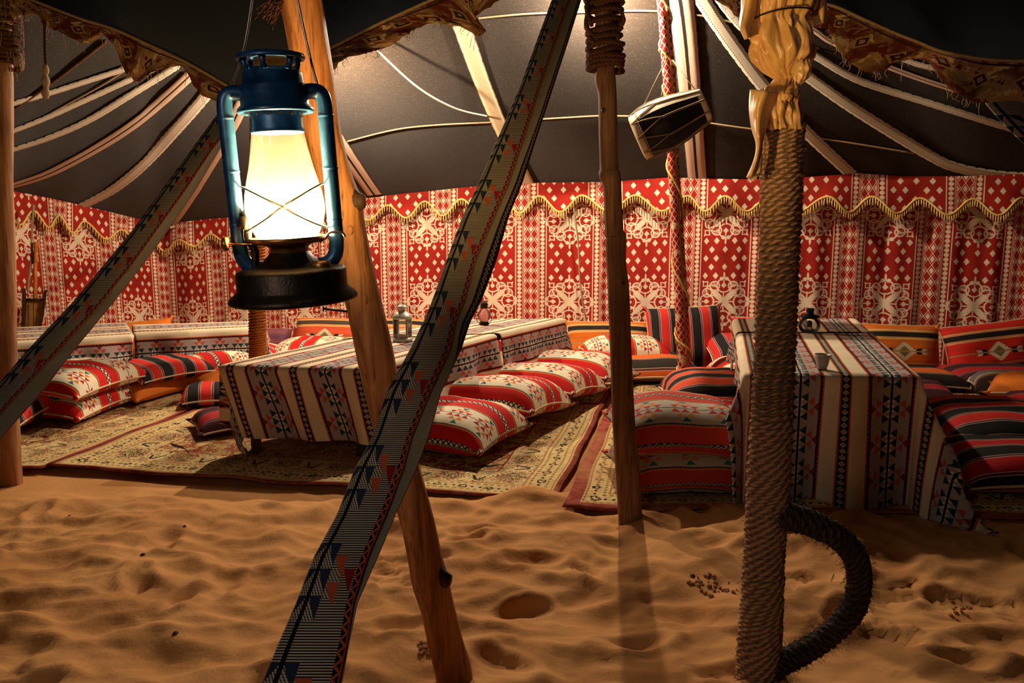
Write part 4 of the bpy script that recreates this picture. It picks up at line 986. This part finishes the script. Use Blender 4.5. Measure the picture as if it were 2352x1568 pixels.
# ---------------------------------------------------------------- satin bundle on the rope pole
t = thing('satin_wrap', 'golden satin cloth knotted around the top of the rope wrapped pole', 'cloth', RPP[0])
def satin(prof, name, seed, folds=9, amp=.12, YY=2.05, n=170, ny=90, tw=0.6):
    """prof: (px, py, rx px)"""
    sm = smoothline([Vector(p) for p in prof], ny)
    def fn(i, j):
        s = sm[j]; a = 2 * pi * i / n; k = .7 + .6 * abs(nz(j * .05, seed)); c = P(s.x, s.y, YY); fw = c.y * cp - (c.z - CAM_H) * sp; r = s.z * fw / F
        f = math.sin(folds * a + tw * (j * 60.0 / ny) * .08 + 3 * nz(math.cos(a) * 1.3 + seed, math.sin(a) * 1.3, j * 2.7 / ny)) + .6 * math.sin(folds * 2.3 * a + 2 + 4 * nz(math.cos(a), math.sin(a), j * 3.6 / ny + seed))
        jj = j * 60.0 / ny; f2 = nz(math.cos(a) * 2.2, math.sin(a) * 2.2, jj * .11 + seed) * 1.2 - 1.1 * max(0, 1 - abs(nz(math.cos(a) * 3.2 + 4, math.sin(a) * 3.2, jj * .035 + seed)) * 5) + .5 * nz(math.cos(a) * 6, math.sin(a) * 6, jj * .09 + seed)
        rr_ = r * (1 + amp * f * .6 * k + amp * f2)
        return c + Vector((math.cos(a) * rr_, math.sin(a) * rr_ * .85, .006 * nz(math.cos(a) * 3, math.sin(a) * 3, seed) * 2)), (a, j * .02)
    V, Fc, U = grid(fn, n, ny, True); return mk(name, V, Fc, M['satin'], t, U)
satin([(1806, -70, 84), (1804, -20, 80), (1800, 20, 70), (1792, 46, 60), (1796, 70, 66), (1800, 100, 72), (1802, 125, 72), (1800, 146, 58), (1798, 164, 40), (1806, 180, 27), (1808, 190, 24)], 'upper_bundle', 2, 8, .13)
satin([(1806, 176, 26), (1800, 192, 30), (1790, 206, 44), (1784, 228, 52), (1784, 256, 54), (1788, 276, 54), (1792, 300, 51)], 'lower_skirt', 7, 7, .12, ny=40)
satin([(1846, 140, 14), (1845, 152, 20), (1842, 168, 21), (1838, 182, 15), (1832, 190, 7)], 'knot_loop', 12, 5, .12, YY=1.98, n=40, ny=24)
satin([(1806, 212, 11), (1806, 222, 15), (1805, 232, 11)], 'knot', 14, 4, .12, YY=1.985, n=36, ny=16)
def sheet(name, left, right, YY, mat, parent, seed, n=26, m=18, amp=.012):
    l = smoothline([(x, y, 0) for x, y in left], n); r = smoothline([(x, y, 0) for x, y in right], n)
    def fn(i, j):
        a = i / (m - 1); x = l[j].x + (r[j].x - l[j].x) * a; y = l[j].y + (r[j].y - l[j].y) * a; return P(x, y, YY + amp * math.sin(a * 7 + j * .12 + seed) + amp * nz(a * 3, j * .2, seed) - .02 * math.sin(pi * a)), (a * .1, j * .02)
    V, Fc, U = grid(fn, m, n); o = mk(name, V, Fc, mat, parent, U); md = o.modifiers.new('thickness', 'SOLIDIFY'); md.thickness = .0025; return o
sheet('hanging_tail', [(1724, 205), (1722, 250), (1728, 295), (1738, 330), (1734, 365), (1716, 408)], [(1790, 212), (1772, 250), (1762, 290), (1752, 330), (1750, 365), (1747, 396)], 2.0, M['satin'], t, 1)
sheet('side_flap', [(1838, -30), (1845, 0), (1858, 30), (1868, 60)], [(1892, -30), (1896, 0), (1898, 25), (1898, 50)], 2.06, M['satin'], t, 4, 16)
sheet('side_flap', [(1704, -30), (1704, 20), (1700, 60), (1712, 90)], [(1750, -30), (1745, 20), (1735, 60), (1730, 84)], 2.02, M['satin'], t, 8, 16)
line = [P(1792, 44, 2.05) + Vector((math.cos(a) * .077, math.sin(a) * .070, .012 * math.sin(a * 1.0 + 2.4))) for a in [2 * pi * k / 40 for k in range(40)]]
MB().add(*tube(line, .0022, 6, closed=True)).build('tie_cord', M['blackm'], t)
m = MB()
for k in range(60):
    x = R.uniform(1718, 1748); p = P(x, 404 - (x - 1716) * .3, 2.0); m.add(*tube([p + Vector((0, 0, .01)), p + Vector((R.uniform(-.006, .004), 0, -R.uniform(.004, .018)))], .0006, 3, False))
o = m.build('frayed_edge', M['satin'], t); o['kind'] = 'stuff'

# ---------------------------------------------------------------- woven straps
def strap(name, label, rows, Yf, nrow=140, beige=False):
    """rows: (py, left, mid, right); Yf(py) depth"""
    rows = sorted(rows); rs = smoothline([Vector((a[0], 0, 0)) for a in rows], nrow); ys = [r.x for r in rs]
    tabs = [[(a[0], a[k]) for a in rows] for k in (1, 2, 3)]
    sec = [(-.30, 0, .020), (-.22, .02, .004), (0.0, .16, -.006), (.35, .42, -.010), (.7, .72, -.006), (.97, .97, .0), (1.0, 1.0, .002), (1.06, 1.04, .012), (1.3, 1.45, .006), (1.34, 1.5, .008), (1.7, 1.8, .014), (2.0, 2.0, .020)]
    acc = 0; prev = None; V = []; U = []; Fc = []; W = len(sec)
    for j, y in enumerate(ys):
        qd = 1.5 + .46 * sstep(770, 850, y) + .2 * sstep(420, 250, y) if sstep(770, 850, y) < 1 else 1.985
        if beige: qd = 1.985
        sec = [(-.30, 0, .020), (-.22, .02, .004), (0.0, .16, -.006), (.35, .42, -.010), (.7, .72, -.006), (.97, .97, .0), (1.0, 1.0, .002), (1.06, 1.04, .012), (1.29, qd - .03, .006), (1.34, qd, .008), (1.7, (qd + 2) / 2, .014), (2.0, 2.0, .020)]
        l, m_, r = [interp(tb, y)[0] for tb in tabs]; Y = Yf(y); c = P((l + m_) / 2, y, Y)
        if prev is not None: acc += (c - prev).length
        prev = c
        for (s, q, dy) in sec:
            x = l + (m_ - l) * q if q <= 1 else m_ + (r - m_) * (q - 1)
            tw = .006 * nz(y * .011, s * .8, 5)
            V.append(P(x, y, Y + dy + tw)); U.append((s, -acc))
        if j:
            b = (j - 1) * W
            for i in range(W - 1): Fc.append((b + i, b + i + 1, b + W + 1 + i, b + W + i))
    o = mk(name, V, Fc, M['strap'], None, U, loc=P(rows[-1][1], rows[-1][0], Yf(rows[-1][0]))); props(o, label, 'strap')
    md = o.modifiers.new('thickness', 'SOLIDIFY'); md.thickness = .003; md.offset = 0
    return o
S1 = [(-60, 1290, 1328, 1352), (0, 1268, 1309, 1335), (100, 1231, 1275, 1304), (200, 1194, 1240, 1271), (300, 1152, 1208, 1238), (420, 1101, 1168, 1200), (500, 1062, 1133, 1168), (600, 1026, 1090, 1140), (690, 994, 1066, 1106), (740, 973, 1044, 1080), (800, 944, 1033, 1060), (900, 890, 987, 1012), (1000, 858, 945, 985), (1080, 815, 923, 954), (1180, 776, 886, 908), (1280, 722, 843, 866), (1384, 682, 811, 820), (1480, 640, 796, 800), (1568, 604, 778, 784), (1700, 552, 742, 748), (1900, 470, 690, 696), (2080, 398, 640, 646)]
strap('guy_strap', 'long woven strap with blue and orange triangles slanting across the leaning log', S1, lambda y: 1 / (.741 + (.303 - .741) * (1568 - y) / 1568))
S2 = [(236, 512, 530, 533), (262, 500, 529, 531), (300, 472, 521, 530), (350, 436, 483, 500), (400, 399, 450, 470), (440, 370, 424, 446), (520, 312, 366, 391), (600, 247, 309, 334), (700, 163, 229, 255), (800, 68, 138, 172), (900, -18, 44, 96), (1000, -110, -46, 6), (1100, -200, -130, -80), (1250, -330, -250, -210), (1400, -460, -370, -330), (1560, -600, -500, -460)]
strap('guy_strap', 'woven strap descending at the left in front of the pale post', S2, lambda y: 1 / (.286 + (y - 240) / 680 * .165), beige=True)
S3 = [(150, 2222, 2226, 2230), (165, 2224, 2262, 2270), (200, 2246, 2335, 2342), (240, 2266, 2392, 2400), (290, 2310, 2450, 2458), (340, 2362, 2500, 2508), (420, 2430, 2570, 2578), (700, 2660, 2800, 2808), (1000, 2900, 3030, 3040), (1240, 3090, 3200, 3210)]
strap('guy_strap', 'short visible end of a woven strap at the upper right corner', S3, lambda y: 1 / (.333 + (y - 150) / 1000 * .05))

# ---------------------------------------------------------------- hurricane lantern
k_ = 1.186 / 1850; base = P(676, 692, 1.2)
t = thing('hurricane_lantern', 'lit blue hurricane lantern hanging in front of the leaning log', 'lantern', base, (.03, math.radians(-3.0), 0.2)); LAN = t
def pz(y): return (692 - y) * k_
def LP_(name, prof, mat, n=40, parent=None, **kw): return MB().add(*lathe([(r * k_, pz(y)) for r, y in prof], n, **kw)).build(name, mat, parent or t, local=True)
LP_('fuel_tank', [(20, 691), (138, 691), (146, 688), (147, 682), (143, 676), (128, 664), (125, 658), (125, 622), (122, 616), (112, 612), (84, 606), (62, 596), (48, 582), (40, 570), (40, 560)], M['iron'], cap0=True)
LP_('burner', [(44, 584), (44, 566), (52, 560), (76, 556), (84, 553), (87, 542), (84, 542), (82, 550), (70, 550), (20, 550), (4, 550)], M['brass'])
LP_('glass_globe', [(62, 549), (72, 535), (82, 515), (88, 490), (89, 470), (86, 445), (79, 415), (71, 385), (64, 350), (59, 320), (57, 306)], M['globe'], 48)
g_ = LP_('flame', [(2, 549), (15, 548), (24, 544), (26, 538), (20, 529), (10, 520), (4, 513), (1, 509)], M['flame'], 16)
ch = LP_('chimney_collar', [(56, 262), (57, 300), (59, 309), (57, 311), (54, 309), (53, 264)], M['enamel'])
for q in range(14):
    a = 2 * pi * q / 14; p = Vector((math.cos(a) * 57.2 * k_, math.sin(a) * 57.2 * k_, pz(272))); mm = MB().add(*lathe([(.0005, .0012), (.0022, .0008), (.0024, 0)], 8)); mm.xf(Matrix.Translation(p) @ Vector((math.cos(a), math.sin(a), 0)).to_track_quat('Z', 'Y').to_matrix().to_4x4()); mm.build('air_hole', M['brass'], ch, local=True)
LP_('hood', [(54, 262), (70, 266), (82, 268), (84, 264), (82, 258), (74, 250), (73, 212), (70, 207), (66, 206), (65, 184), (62, 180), (52, 178), (50, 172), (40, 172)], M['enamel'])
cap = LP_('cap', [(28, 150), (60, 150), (73, 155), (75, 151), (72, 144), (58, 140), (24, 138), (4, 137)], M['enamel'])
LP_('inner_vent', [(36, 176), (38, 150)], M['brass'], 24)
for q in range(6):
    a = 2 * pi * q / 6 + .3; x, y = math.cos(a), math.sin(a)
    MB().add(*tube([Vector((x * 50 * k_, y * 50 * k_, pz(180))), Vector((x * 58 * k_, y * 58 * k_, pz(165))), Vector((x * 60 * k_, y * 60 * k_, pz(148)))], [.006, .004, .006], 8)).build('vent_post', M['enamel'], t, local=True)
for sgn in (-1, 1):
    line = smoothline([Vector((x * sgn * k_, 0, pz(y))) for x, y in ((60, 224), (84, 222), (101, 228), (108, 250), (108, 300), (108, 400), (108, 500), (108, 560), (102, 590), (86, 606), (62, 612))], 60)
    o = MB().add(*tube(line, 17 * k_, 16)).build('side_tube', M['enamel'], t, local=True)
    for yy in (276, 392, 510): MB().add(*lathe([(17.2 * k_, -.002), (18.6 * k_, 0), (17.2 * k_, .002)], 18)).xf(Matrix.Translation(Vector((sgn * 108 * k_, 0, pz(yy))))).build('tube_band', M['enamel'], o, local=True)
m = MB()                                                 # crossed wire guard
for sgn in (-1, 1):
    for fb in (-1, 1):
        pts_ = []
        for q in range(25):
            u = q / 24; ang = (-.5 + u) * pi * .94; r = 93 - 8 * (1 - abs(2 * u - 1)); yv = 425 + 100 * (.5 - .5 * math.cos(pi * (u if sgn > 0 else 1 - u))); pts_.append(Vector((math.sin(ang) * r * k_, fb * math.cos(ang) * r * k_, pz(yv))))
        m.add(*tube(pts_, .0013, 6))
m.build('wire_guard', M['wire'], t, local=True)
m = MB(); m.add(*tube(smoothline([Vector((-92 * k_, -.01, pz(y))) + Vector((x * k_, 0, 0)) for x, y in ((0, 480), (10, 500), (6, 540), (18, 570), (14, 610))], 20), .0055, 8)); m.add(*box(-100 * k_, -82 * k_, -.022, -.006, pz(520), pz(490), .002)); m.build('globe_lever', M['iron'], t, local=True)
m = MB(); m.add(*tube(smoothline([Vector((x * k_, -.02, pz(y))) for x, y in ((128, 548), (122, 538), (96, 536), (84, 548), (70, 556))], 16), .0022, 6)); m.build('wick_wire', M['wire'], t, local=True)
m = MB().add(*lathe([(.001, .004), (.009, .004), (.010, 0), (.009, -.004), (.001, -.004)], 14)); m.xf(Matrix.Translation(Vector((-132 * k_, -.03, pz(548)))) @ Matrix.Rotation(pi / 2, 4, 'Y')); m.add(*tube([Vector((-130 * k_, -.03, pz(548))), Vector((-60 * k_, -.01, pz(556)))], .0015, 6)); m.build('wick_knob', M['brass'], t, local=True)
m = MB().add(*lathe([(.013, pz(614)), (.014, pz(604)), (.012, pz(598)), (.002, pz(597))], 18)); m.xf(Matrix.Translation(Vector((.045, -.035, 0)))); m.build('filler_cap', M['brass'], t, local=True)
inv = rootmat(t).inverted(); pa = inv @ P(542, 238, 1.19); pb_ = inv @ P(742, 270, 1.21); pt_ = inv @ P(620, -300, 1.2)
MB().add(*tube(smoothline([Vector((-108 * k_, 0, pz(238))), pa.lerp(pt_, .25), pa.lerp(pt_, .7), pt_], 24), .0020, 6)).build('bail_wire', M['wire'], t, local=True)
MB().add(*tube(smoothline([Vector((108 * k_, 0, pz(262))), pb_.lerp(pt_, .25), pb_.lerp(pt_, .7), pt_], 24), .0020, 6)).build('bail_wire', M['wire'], t, local=True)

# ---------------------------------------------------------------- hanging drum
a_, b_ = P(1464, 317, 5.62), P(1621, 241, 5.52); axd = (b_ - a_); Ld = axd.length; mid = (a_ + b_) / 2
t = thing('hanging_drum', 'roped black and cream drum hung from the wrapped pole under the roof', 'drum', mid)
rot = axd.normalized().to_track_quat('Z', 'Y').to_matrix().to_4x4(); TM = Matrix.Translation(a_) @ rot
DR = [(.0, .148), (.03, .150), (.10, .166), (.20, .172), (.30, .168), (.42, .152), (.52, .132), (.60, .118), (.66, .108), (1, .108)]
def drad(z): return interp(DR, z / Ld * .66 * 1.0)[0]
NZ = 22; pr = [(drad(Ld * q / NZ), Ld * q / NZ) for q in range(NZ + 1)]
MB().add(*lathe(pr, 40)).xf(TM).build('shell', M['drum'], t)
for z0, r0, nm in ((0, .150, 'drum_skin'), (Ld, .110, 'drum_skin')):
    s = -1 if z0 == 0 else 1
    MB().add(*lathe([(.002, z0 + s * .004), (r0 * .9, z0 + s * .006), (r0 * 1.03, z0), (r0 * 1.06, z0 - s * .02), (r0 * 1.03, z0 - s * .045)], 36)).xf(TM).build(nm, M['hide'], t)
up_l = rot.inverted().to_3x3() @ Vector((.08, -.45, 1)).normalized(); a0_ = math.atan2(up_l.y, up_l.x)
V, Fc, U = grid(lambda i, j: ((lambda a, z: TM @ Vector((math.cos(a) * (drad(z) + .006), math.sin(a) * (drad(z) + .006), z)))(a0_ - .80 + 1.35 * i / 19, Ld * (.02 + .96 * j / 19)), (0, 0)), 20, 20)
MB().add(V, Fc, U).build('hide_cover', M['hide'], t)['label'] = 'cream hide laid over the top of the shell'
m = MB(); NR_ = 9
def dp(a, z, l=.010): return TM @ Vector((math.cos(a) * (drad(z) + l), math.sin(a) * (drad(z) + l), z))
for q in range(NR_):
    a = 2 * pi * q / NR_ + .15; da = 2 * pi / NR_
    m.add(*tube([dp(a, z) for z in [Ld * (.42 + .58 * i / 9) for i in range(10)]], .0038, 5)); m.add(*tube([dp(a + .045, z) for z in [Ld * (.42 + .58 * i / 9) for i in range(10)]], .0034, 5))
    for s in (-.5, .5): m.add(*tube([dp(a + s * da * (1 - i / 9), Ld * .42 * i / 9) for i in range(10)], .0038, 5))
m.add(*tube([TM @ Vector((math.cos(x) * (drad(.03) + .012), math.sin(x) * (drad(.03) + .012), .05)) for x in [2 * pi * q / 40 for q in range(40)]], .005, 6, closed=True))
o = m.build('lacing', M['twine'], t); o['label'] = 'tension cords laced along the shell'
m = MB(); hp = P(1530, 138, 5.78)
m.add(*tube([P(1470, 258, 5.60), hp], .0042, 6)); m.add(*tube([P(1598, 208, 5.52), P(1545, 138, 5.8)], .0042, 6)); m.build('hanging_cord', M['twine'], t)

# ---------------------------------------------------------------- small lamps and cup
p = G(925, 781, TZ1 + .012); t = thing('tin_candle_lantern', 'small tin candle lantern with glass panes standing on the long table', 'lantern', (p.x, p.y, TZ1 + .010)); fw = 5.1; s_ = 5.15 / 1850
def mkl(name, prof, mat, n=24, parent=None, **kw): return MB().add(*lathe([(r * s_, z * s_) for r, z in prof], n, **kw)).build(name, mat, parent or t, local=True)
mkl('base', [(1, 0), (23, 0), (24, 2), (22, 6), (20, 8), (1, 8)], M['silver'])
mkl('roof', [(20, 50), (23, 51), (24, 53), (23, 56), (19, 61), (12, 66), (8, 68), (7, 72), (12, 74), (13, 76), (11, 79), (5, 82), (1, 83)], M['silver'])
for q in range(6):
    a = 2 * pi * q / 6 + .2; a2 = a + 2 * pi / 6; c = Vector((math.cos(a), math.sin(a), 0)) * 20 * s_; c2 = Vector((math.cos(a2), math.sin(a2), 0)) * 20 * s_
    MB().add(*tube([c + Vector((0, 0, 7 * s_)), c + Vector((0, 0, 51 * s_))], .0042, 6)).build('post', M['silver'], t, local=True)
    MB().add([c + Vector((0, 0, 8 * s_)), c2 + Vector((0, 0, 8 * s_)), c2 + Vector((0, 0, 50 * s_)), c + Vector((0, 0, 50 * s_))], [(0, 1, 2, 3)]).build('pane', M['clear'], t, local=True, smooth=False)
mkl('tealight', [(1, 8.2), (9, 8.2), (9.5, 13), (8, 13.5), (1, 13)], M['wax'])
MB().add(*tube([Vector((math.cos(a), 0, math.sin(a))) * 9 * s_ + Vector((0, 0, 80 * s_)) for a in [pi * q / 14 for q in range(15)]], .0022, 5)).build('handle', M['silver'], t, local=True)
p = G(1112, 745, TZ1 + .01); t = thing('pink_oil_lamp', 'little pink glass oil lamp with wire frame on the long table', 'lamp', (p.x, p.y, TZ1 + .010)); s_ = 5.9 / 1850
mkl('base', [(1, 0), (11, 0), (12, 3), (10, 6), (8, 7)], M['blackm'], 18)
mkl('glass_globe', [(8, 7), (14, 14), (16, 21), (14, 28), (9, 34), (7, 38)], M['pink'], 22)
mkl('top', [(7, 37), (9, 39), (8, 44), (9, 45), (7, 50), (3, 54), (1, 55)], M['blackm'], 18)
for sg in (-1, 1): MB().add(*tube(smoothline([Vector((sg * x * s_, 0, z * s_)) for x, z in ((11, 2), (17, 10), (19, 22), (15, 34), (9, 41))], 16), .0024, 5)).build('side_wire', M['iron'], t, local=True)
MB().add(*tube(smoothline([Vector((x * s_, 0, z * s_)) for x, z in ((-9, 42), (-11, 52), (-4, 62), (6, 56), (10, 42))], 18), .0016, 5)).build('bail_wire', M['wire'], t, local=True)
p = G(1858, 762, TZ2 + .01); t = thing('glass_oil_lamp', 'clear glass oil lamp with black cap on the table beyond the cup', 'lamp', (p.x, p.y, TZ2 + .010)); s_ = 4.85 / 1850
mkl('glass_globe', [(1, 0.5), (16, .5), (21, 5), (24, 14), (22, 24), (15, 31), (13, 33)], M['clear'], 28)
mkl('cap', [(13, 31), (19, 33), (21, 35), (19, 38), (9, 40), (8, 46), (9, 50), (9, 53), (6, 54), (1, 54)], M['blackm'], 24)
mkl('wick_holder', [(1, 12), (6, 12), (6, 22), (4, 26), (1, 26)], M['blackm'], 14)
p = G(1888, 847, TZ2 + .008); t = thing('coffee_cup', 'small handleless glazed coffee cup standing on the second table', 'cup', (p.x, p.y, TZ2 + .008)); s_ = 3.72 / 1850
mkl('bowl', [(1, 1), (10, 0), (11, 2), (13, 12), (16, 24), (18, 33), (17.4, 33.5), (15, 24), (12, 12), (9, 4), (1, 3.5)], M['ceramic'], 28)
# ---------------------------------------------------------------- goatskin fiddle hung in the left corner, cords
Yr = 7.75; t = thing('goatskin_fiddle', 'wooden goatskin fiddle with orange neck hung against the left wall', 'fiddle', P(75, 775, Yr))
def slab(pts_, Y, th, mat, name, parent):
    V = [P(x, y, Y - th) for x, y in pts_] + [P(x, y, Y) for x, y in pts_]; n = len(pts_); Fc = [tuple(range(n)), tuple(reversed(range(n, 2 * n)))] + [(i, n + i, n + (i + 1) % n, (i + 1) % n) for i in range(n)]
    o = mk(name, V, Fc, mat, parent, [(0, 0)] * (2 * n), smooth=False); return o
slab([(50, 662), (59, 662), (61, 700), (57, 770), (46, 772), (50, 720)], Yr, .10, M['dwood'], 'side_board', t); slab([(101, 668), (108, 664), (104, 700), (94, 765), (86, 765), (95, 710)], Yr, .10, M['dwood'], 'side_board', t)
slab([(60, 690), (101, 690), (90, 764), (57, 764)], Yr - .01, .06, M['goatskin'], 'skin', t)
MB().add(*tube([P(60, 688, Yr - .08), P(104, 688, Yr - .08)], .012, 8)).build('crossbar', M['dwood'], t); MB().add(*tube([P(56, 765, Yr - .08), P(90, 763, Yr - .08)], .012, 8)).build('crossbar', M['dwood'], t)
pts, rr = pxpole([(83, 555, 5), (83, 562, 5.5), (82, 580, 4), (83, 600, 5.5), (81, 606, 4.2), (81, 690, 4.5)], Yr - .06, Yr - .06, 40); MB().add(*tube(pts, rr, 12)).build('neck', M['owood'], t)
MB().add(*tube([P(77, 690, Yr - .1), P(77, 764, Yr - .1)], .003, 5)).build('string', M['blackm'], t)
MB().add(*tube([P(75, 578, Yr - .06), P(75, 606, Yr - .06)], .010, 8)).build('tuning_peg', M['dwood'], t)
MB().add(*tube(smoothline([P(77, 470, Yr - .02), P(73, 540, Yr - .03), P(73, 590, Yr - .05), P(66, 640, Yr - .08), P(64, 672, Yr - .1)], 40), .011, 7, bump=lambda a, L, j: 1 + .25 * math.cos(2 * (a - L * 90)))).build('hanging_rope', M['twine'], t)
tt = lambda a, L, j: 1 + .25 * math.cos(2 * (a - L * 100))
o = MB().add(*tube(smoothline([P(1318, 478, 7.42), P(1328, 560, 7.42), P(1332, 640, 7.44), P(1338, 690, 7.44), P(1347, 742, 7.45)], 80), .008, 7, bump=tt)).build('twisted_cord', M['twine'], None, loc=P(1347, 742, 7.45)); props(o, 'thin twisted cord hanging down the back wall left of the middle pole', 'cord')
o = MB().add(*tube(smoothline([roofhit(860, 92)[0] + Vector((0, -.06, -.06)), roofhit(960, 168)[0] + Vector((0, -.12, -.12)), roofhit(1045, 223)[0] + Vector((0, -.1, -.1)), roofhit(1118, 263)[0] + Vector((0, -.015, -.015))], 40), .0075, 7)).build('white_cord', M['cord'], None, loc=roofhit(1118, 263)[0]); props(o, 'white cord strung loosely under the roof right of the leaning log', 'cord')
t = thing('hanging_tassel', 'frayed cord with a knotted end dangling at the upper left', 'cord', P(105, 228, 3.75))
MB().add(*tube(smoothline([P(103, 48, 3.78), P(103, 100, 3.77), P(105, 150, 3.76)], 20), .006, 6)).build('cord', M['bind'], t)
MB().add(*tube([P(105, 148 + q * 3, 3.76) for q in range(27)], [.006 + .008 * abs(math.sin(q * .36)) + .004 * (q > 8) for q in range(27)], 8)).build('knotted_end', M['seam'], t)
# things lying on the sand
m = 0
for (px, py, lab) in ((160, 1195, 'dark pebble on the sand at the far left below the rug corner'), (425, 1223, 'dark pebble on the sand in front of the table shadow'), (330, 1297, 'dark pebble on open sand at the left centre'), (405, 1480, 'dark pebble on the sand nearest the camera at left'), (1590, 1338, 'left one of two pebbles between the middle pole and the rope pole'), (1604, 1352, 'right one of two pebbles between the middle pole and the rope pole')):
    p = G(px, py); p.z = sand_h(p.x, p.y); s = R.uniform(.004, .010); q = MB().add(*lathe([(.0005, -s * .5), (s, -s * .2), (s * 1.1, s * .2), (s * .5, s * .7), (.0005, s * .8)], 7)); q.V = [v * (1 + .3 * nz(v.x * 300, v.y * 300, px)) for v in q.V]
    o = q.xf(Matrix.Translation(p)).build('pebble', M['pebble'], None, smooth=False, loc=p); props(o, lab, 'pebble', 'pebbles on the sand')
p = G(1909, 1365); p.z = sand_h(p.x, p.y) + .008; o = MB().add(*tube([p + Vector((-.004, 0, -.006)), p + Vector((.002, 0, .012)), p + Vector((.004, 0, .024))], [.003, .004, .002], 6)).build('paper_scrap', M['litter'], None, loc=p); props(o, 'pale scrap standing in the sand inside the rope loop', 'scrap')
p = G(1868, 1153); p.z = .05; o = MB().add(*grid(lambda i, j: (p + Vector(((i - 3) * .008, (j - 2) * .008, .006 * nz(i * .7, j * .7))), (0, 0)), 7, 5)).build('napkin_scrap', M['litter'], None, loc=p); props(o, 'crumpled white scrap on the ground under the second tablecloth', 'scrap')
m = MB()
for (cx, cy, n) in ((1615, 1352, 26), (2205, 1405, 18), (985, 1520, 40), (1665, 1372, 14)):
    for k in range(n):
        p = G(cx + R.gauss(0, 16), cy + R.gauss(0, 9)); p.z = sand_h(p.x, p.y) + .003; s = R.uniform(.003, .010)
        q = MB().add(*lathe([(.0005, -s * .6), (s, -s * .2), (s * .9, s * .4), (.0005, s * .7)], 6)); q.V = [v * (1 + .4 * nz(v.x * 300 + k, v.y * 300, cx)) + p for v in q.V]; m.add(q.V, q.F)
o = m.build('sand_clods', M['clod'], None, smooth=False, loc=G(1615, 1352)); props(o, 'crumbly dark clods kicked up on the sand around the log foot and footprints', 'clods', kind='stuff')
def bulb(p, mat, name, label):
    t = thing(name, label, 'lamp', p)
    o = MB().add(*lathe([(.001, -.034), (.02, -.028), (.033, -.008), (.033, .006), (.022, .026), (.014, .04), (.014, .05)], 16)).build('bulb', mat, t, local=True)
    MB().add(*lathe([(.016, .048), (.018, .05), (.018, .085), (.008, .095), (.003, .1)], 12)).build('socket', M['blackm'], t, local=True)
bulb((.60, 6.0, 2.84), M['bulbA'], 'pendant_bulb', 'bare bulb glowing under the roof above the middle pole')
bulb((-1.45, 6.35, 2.32), M['bulbB'], 'pendant_bulb', 'bare bulb glowing behind the leaning log')
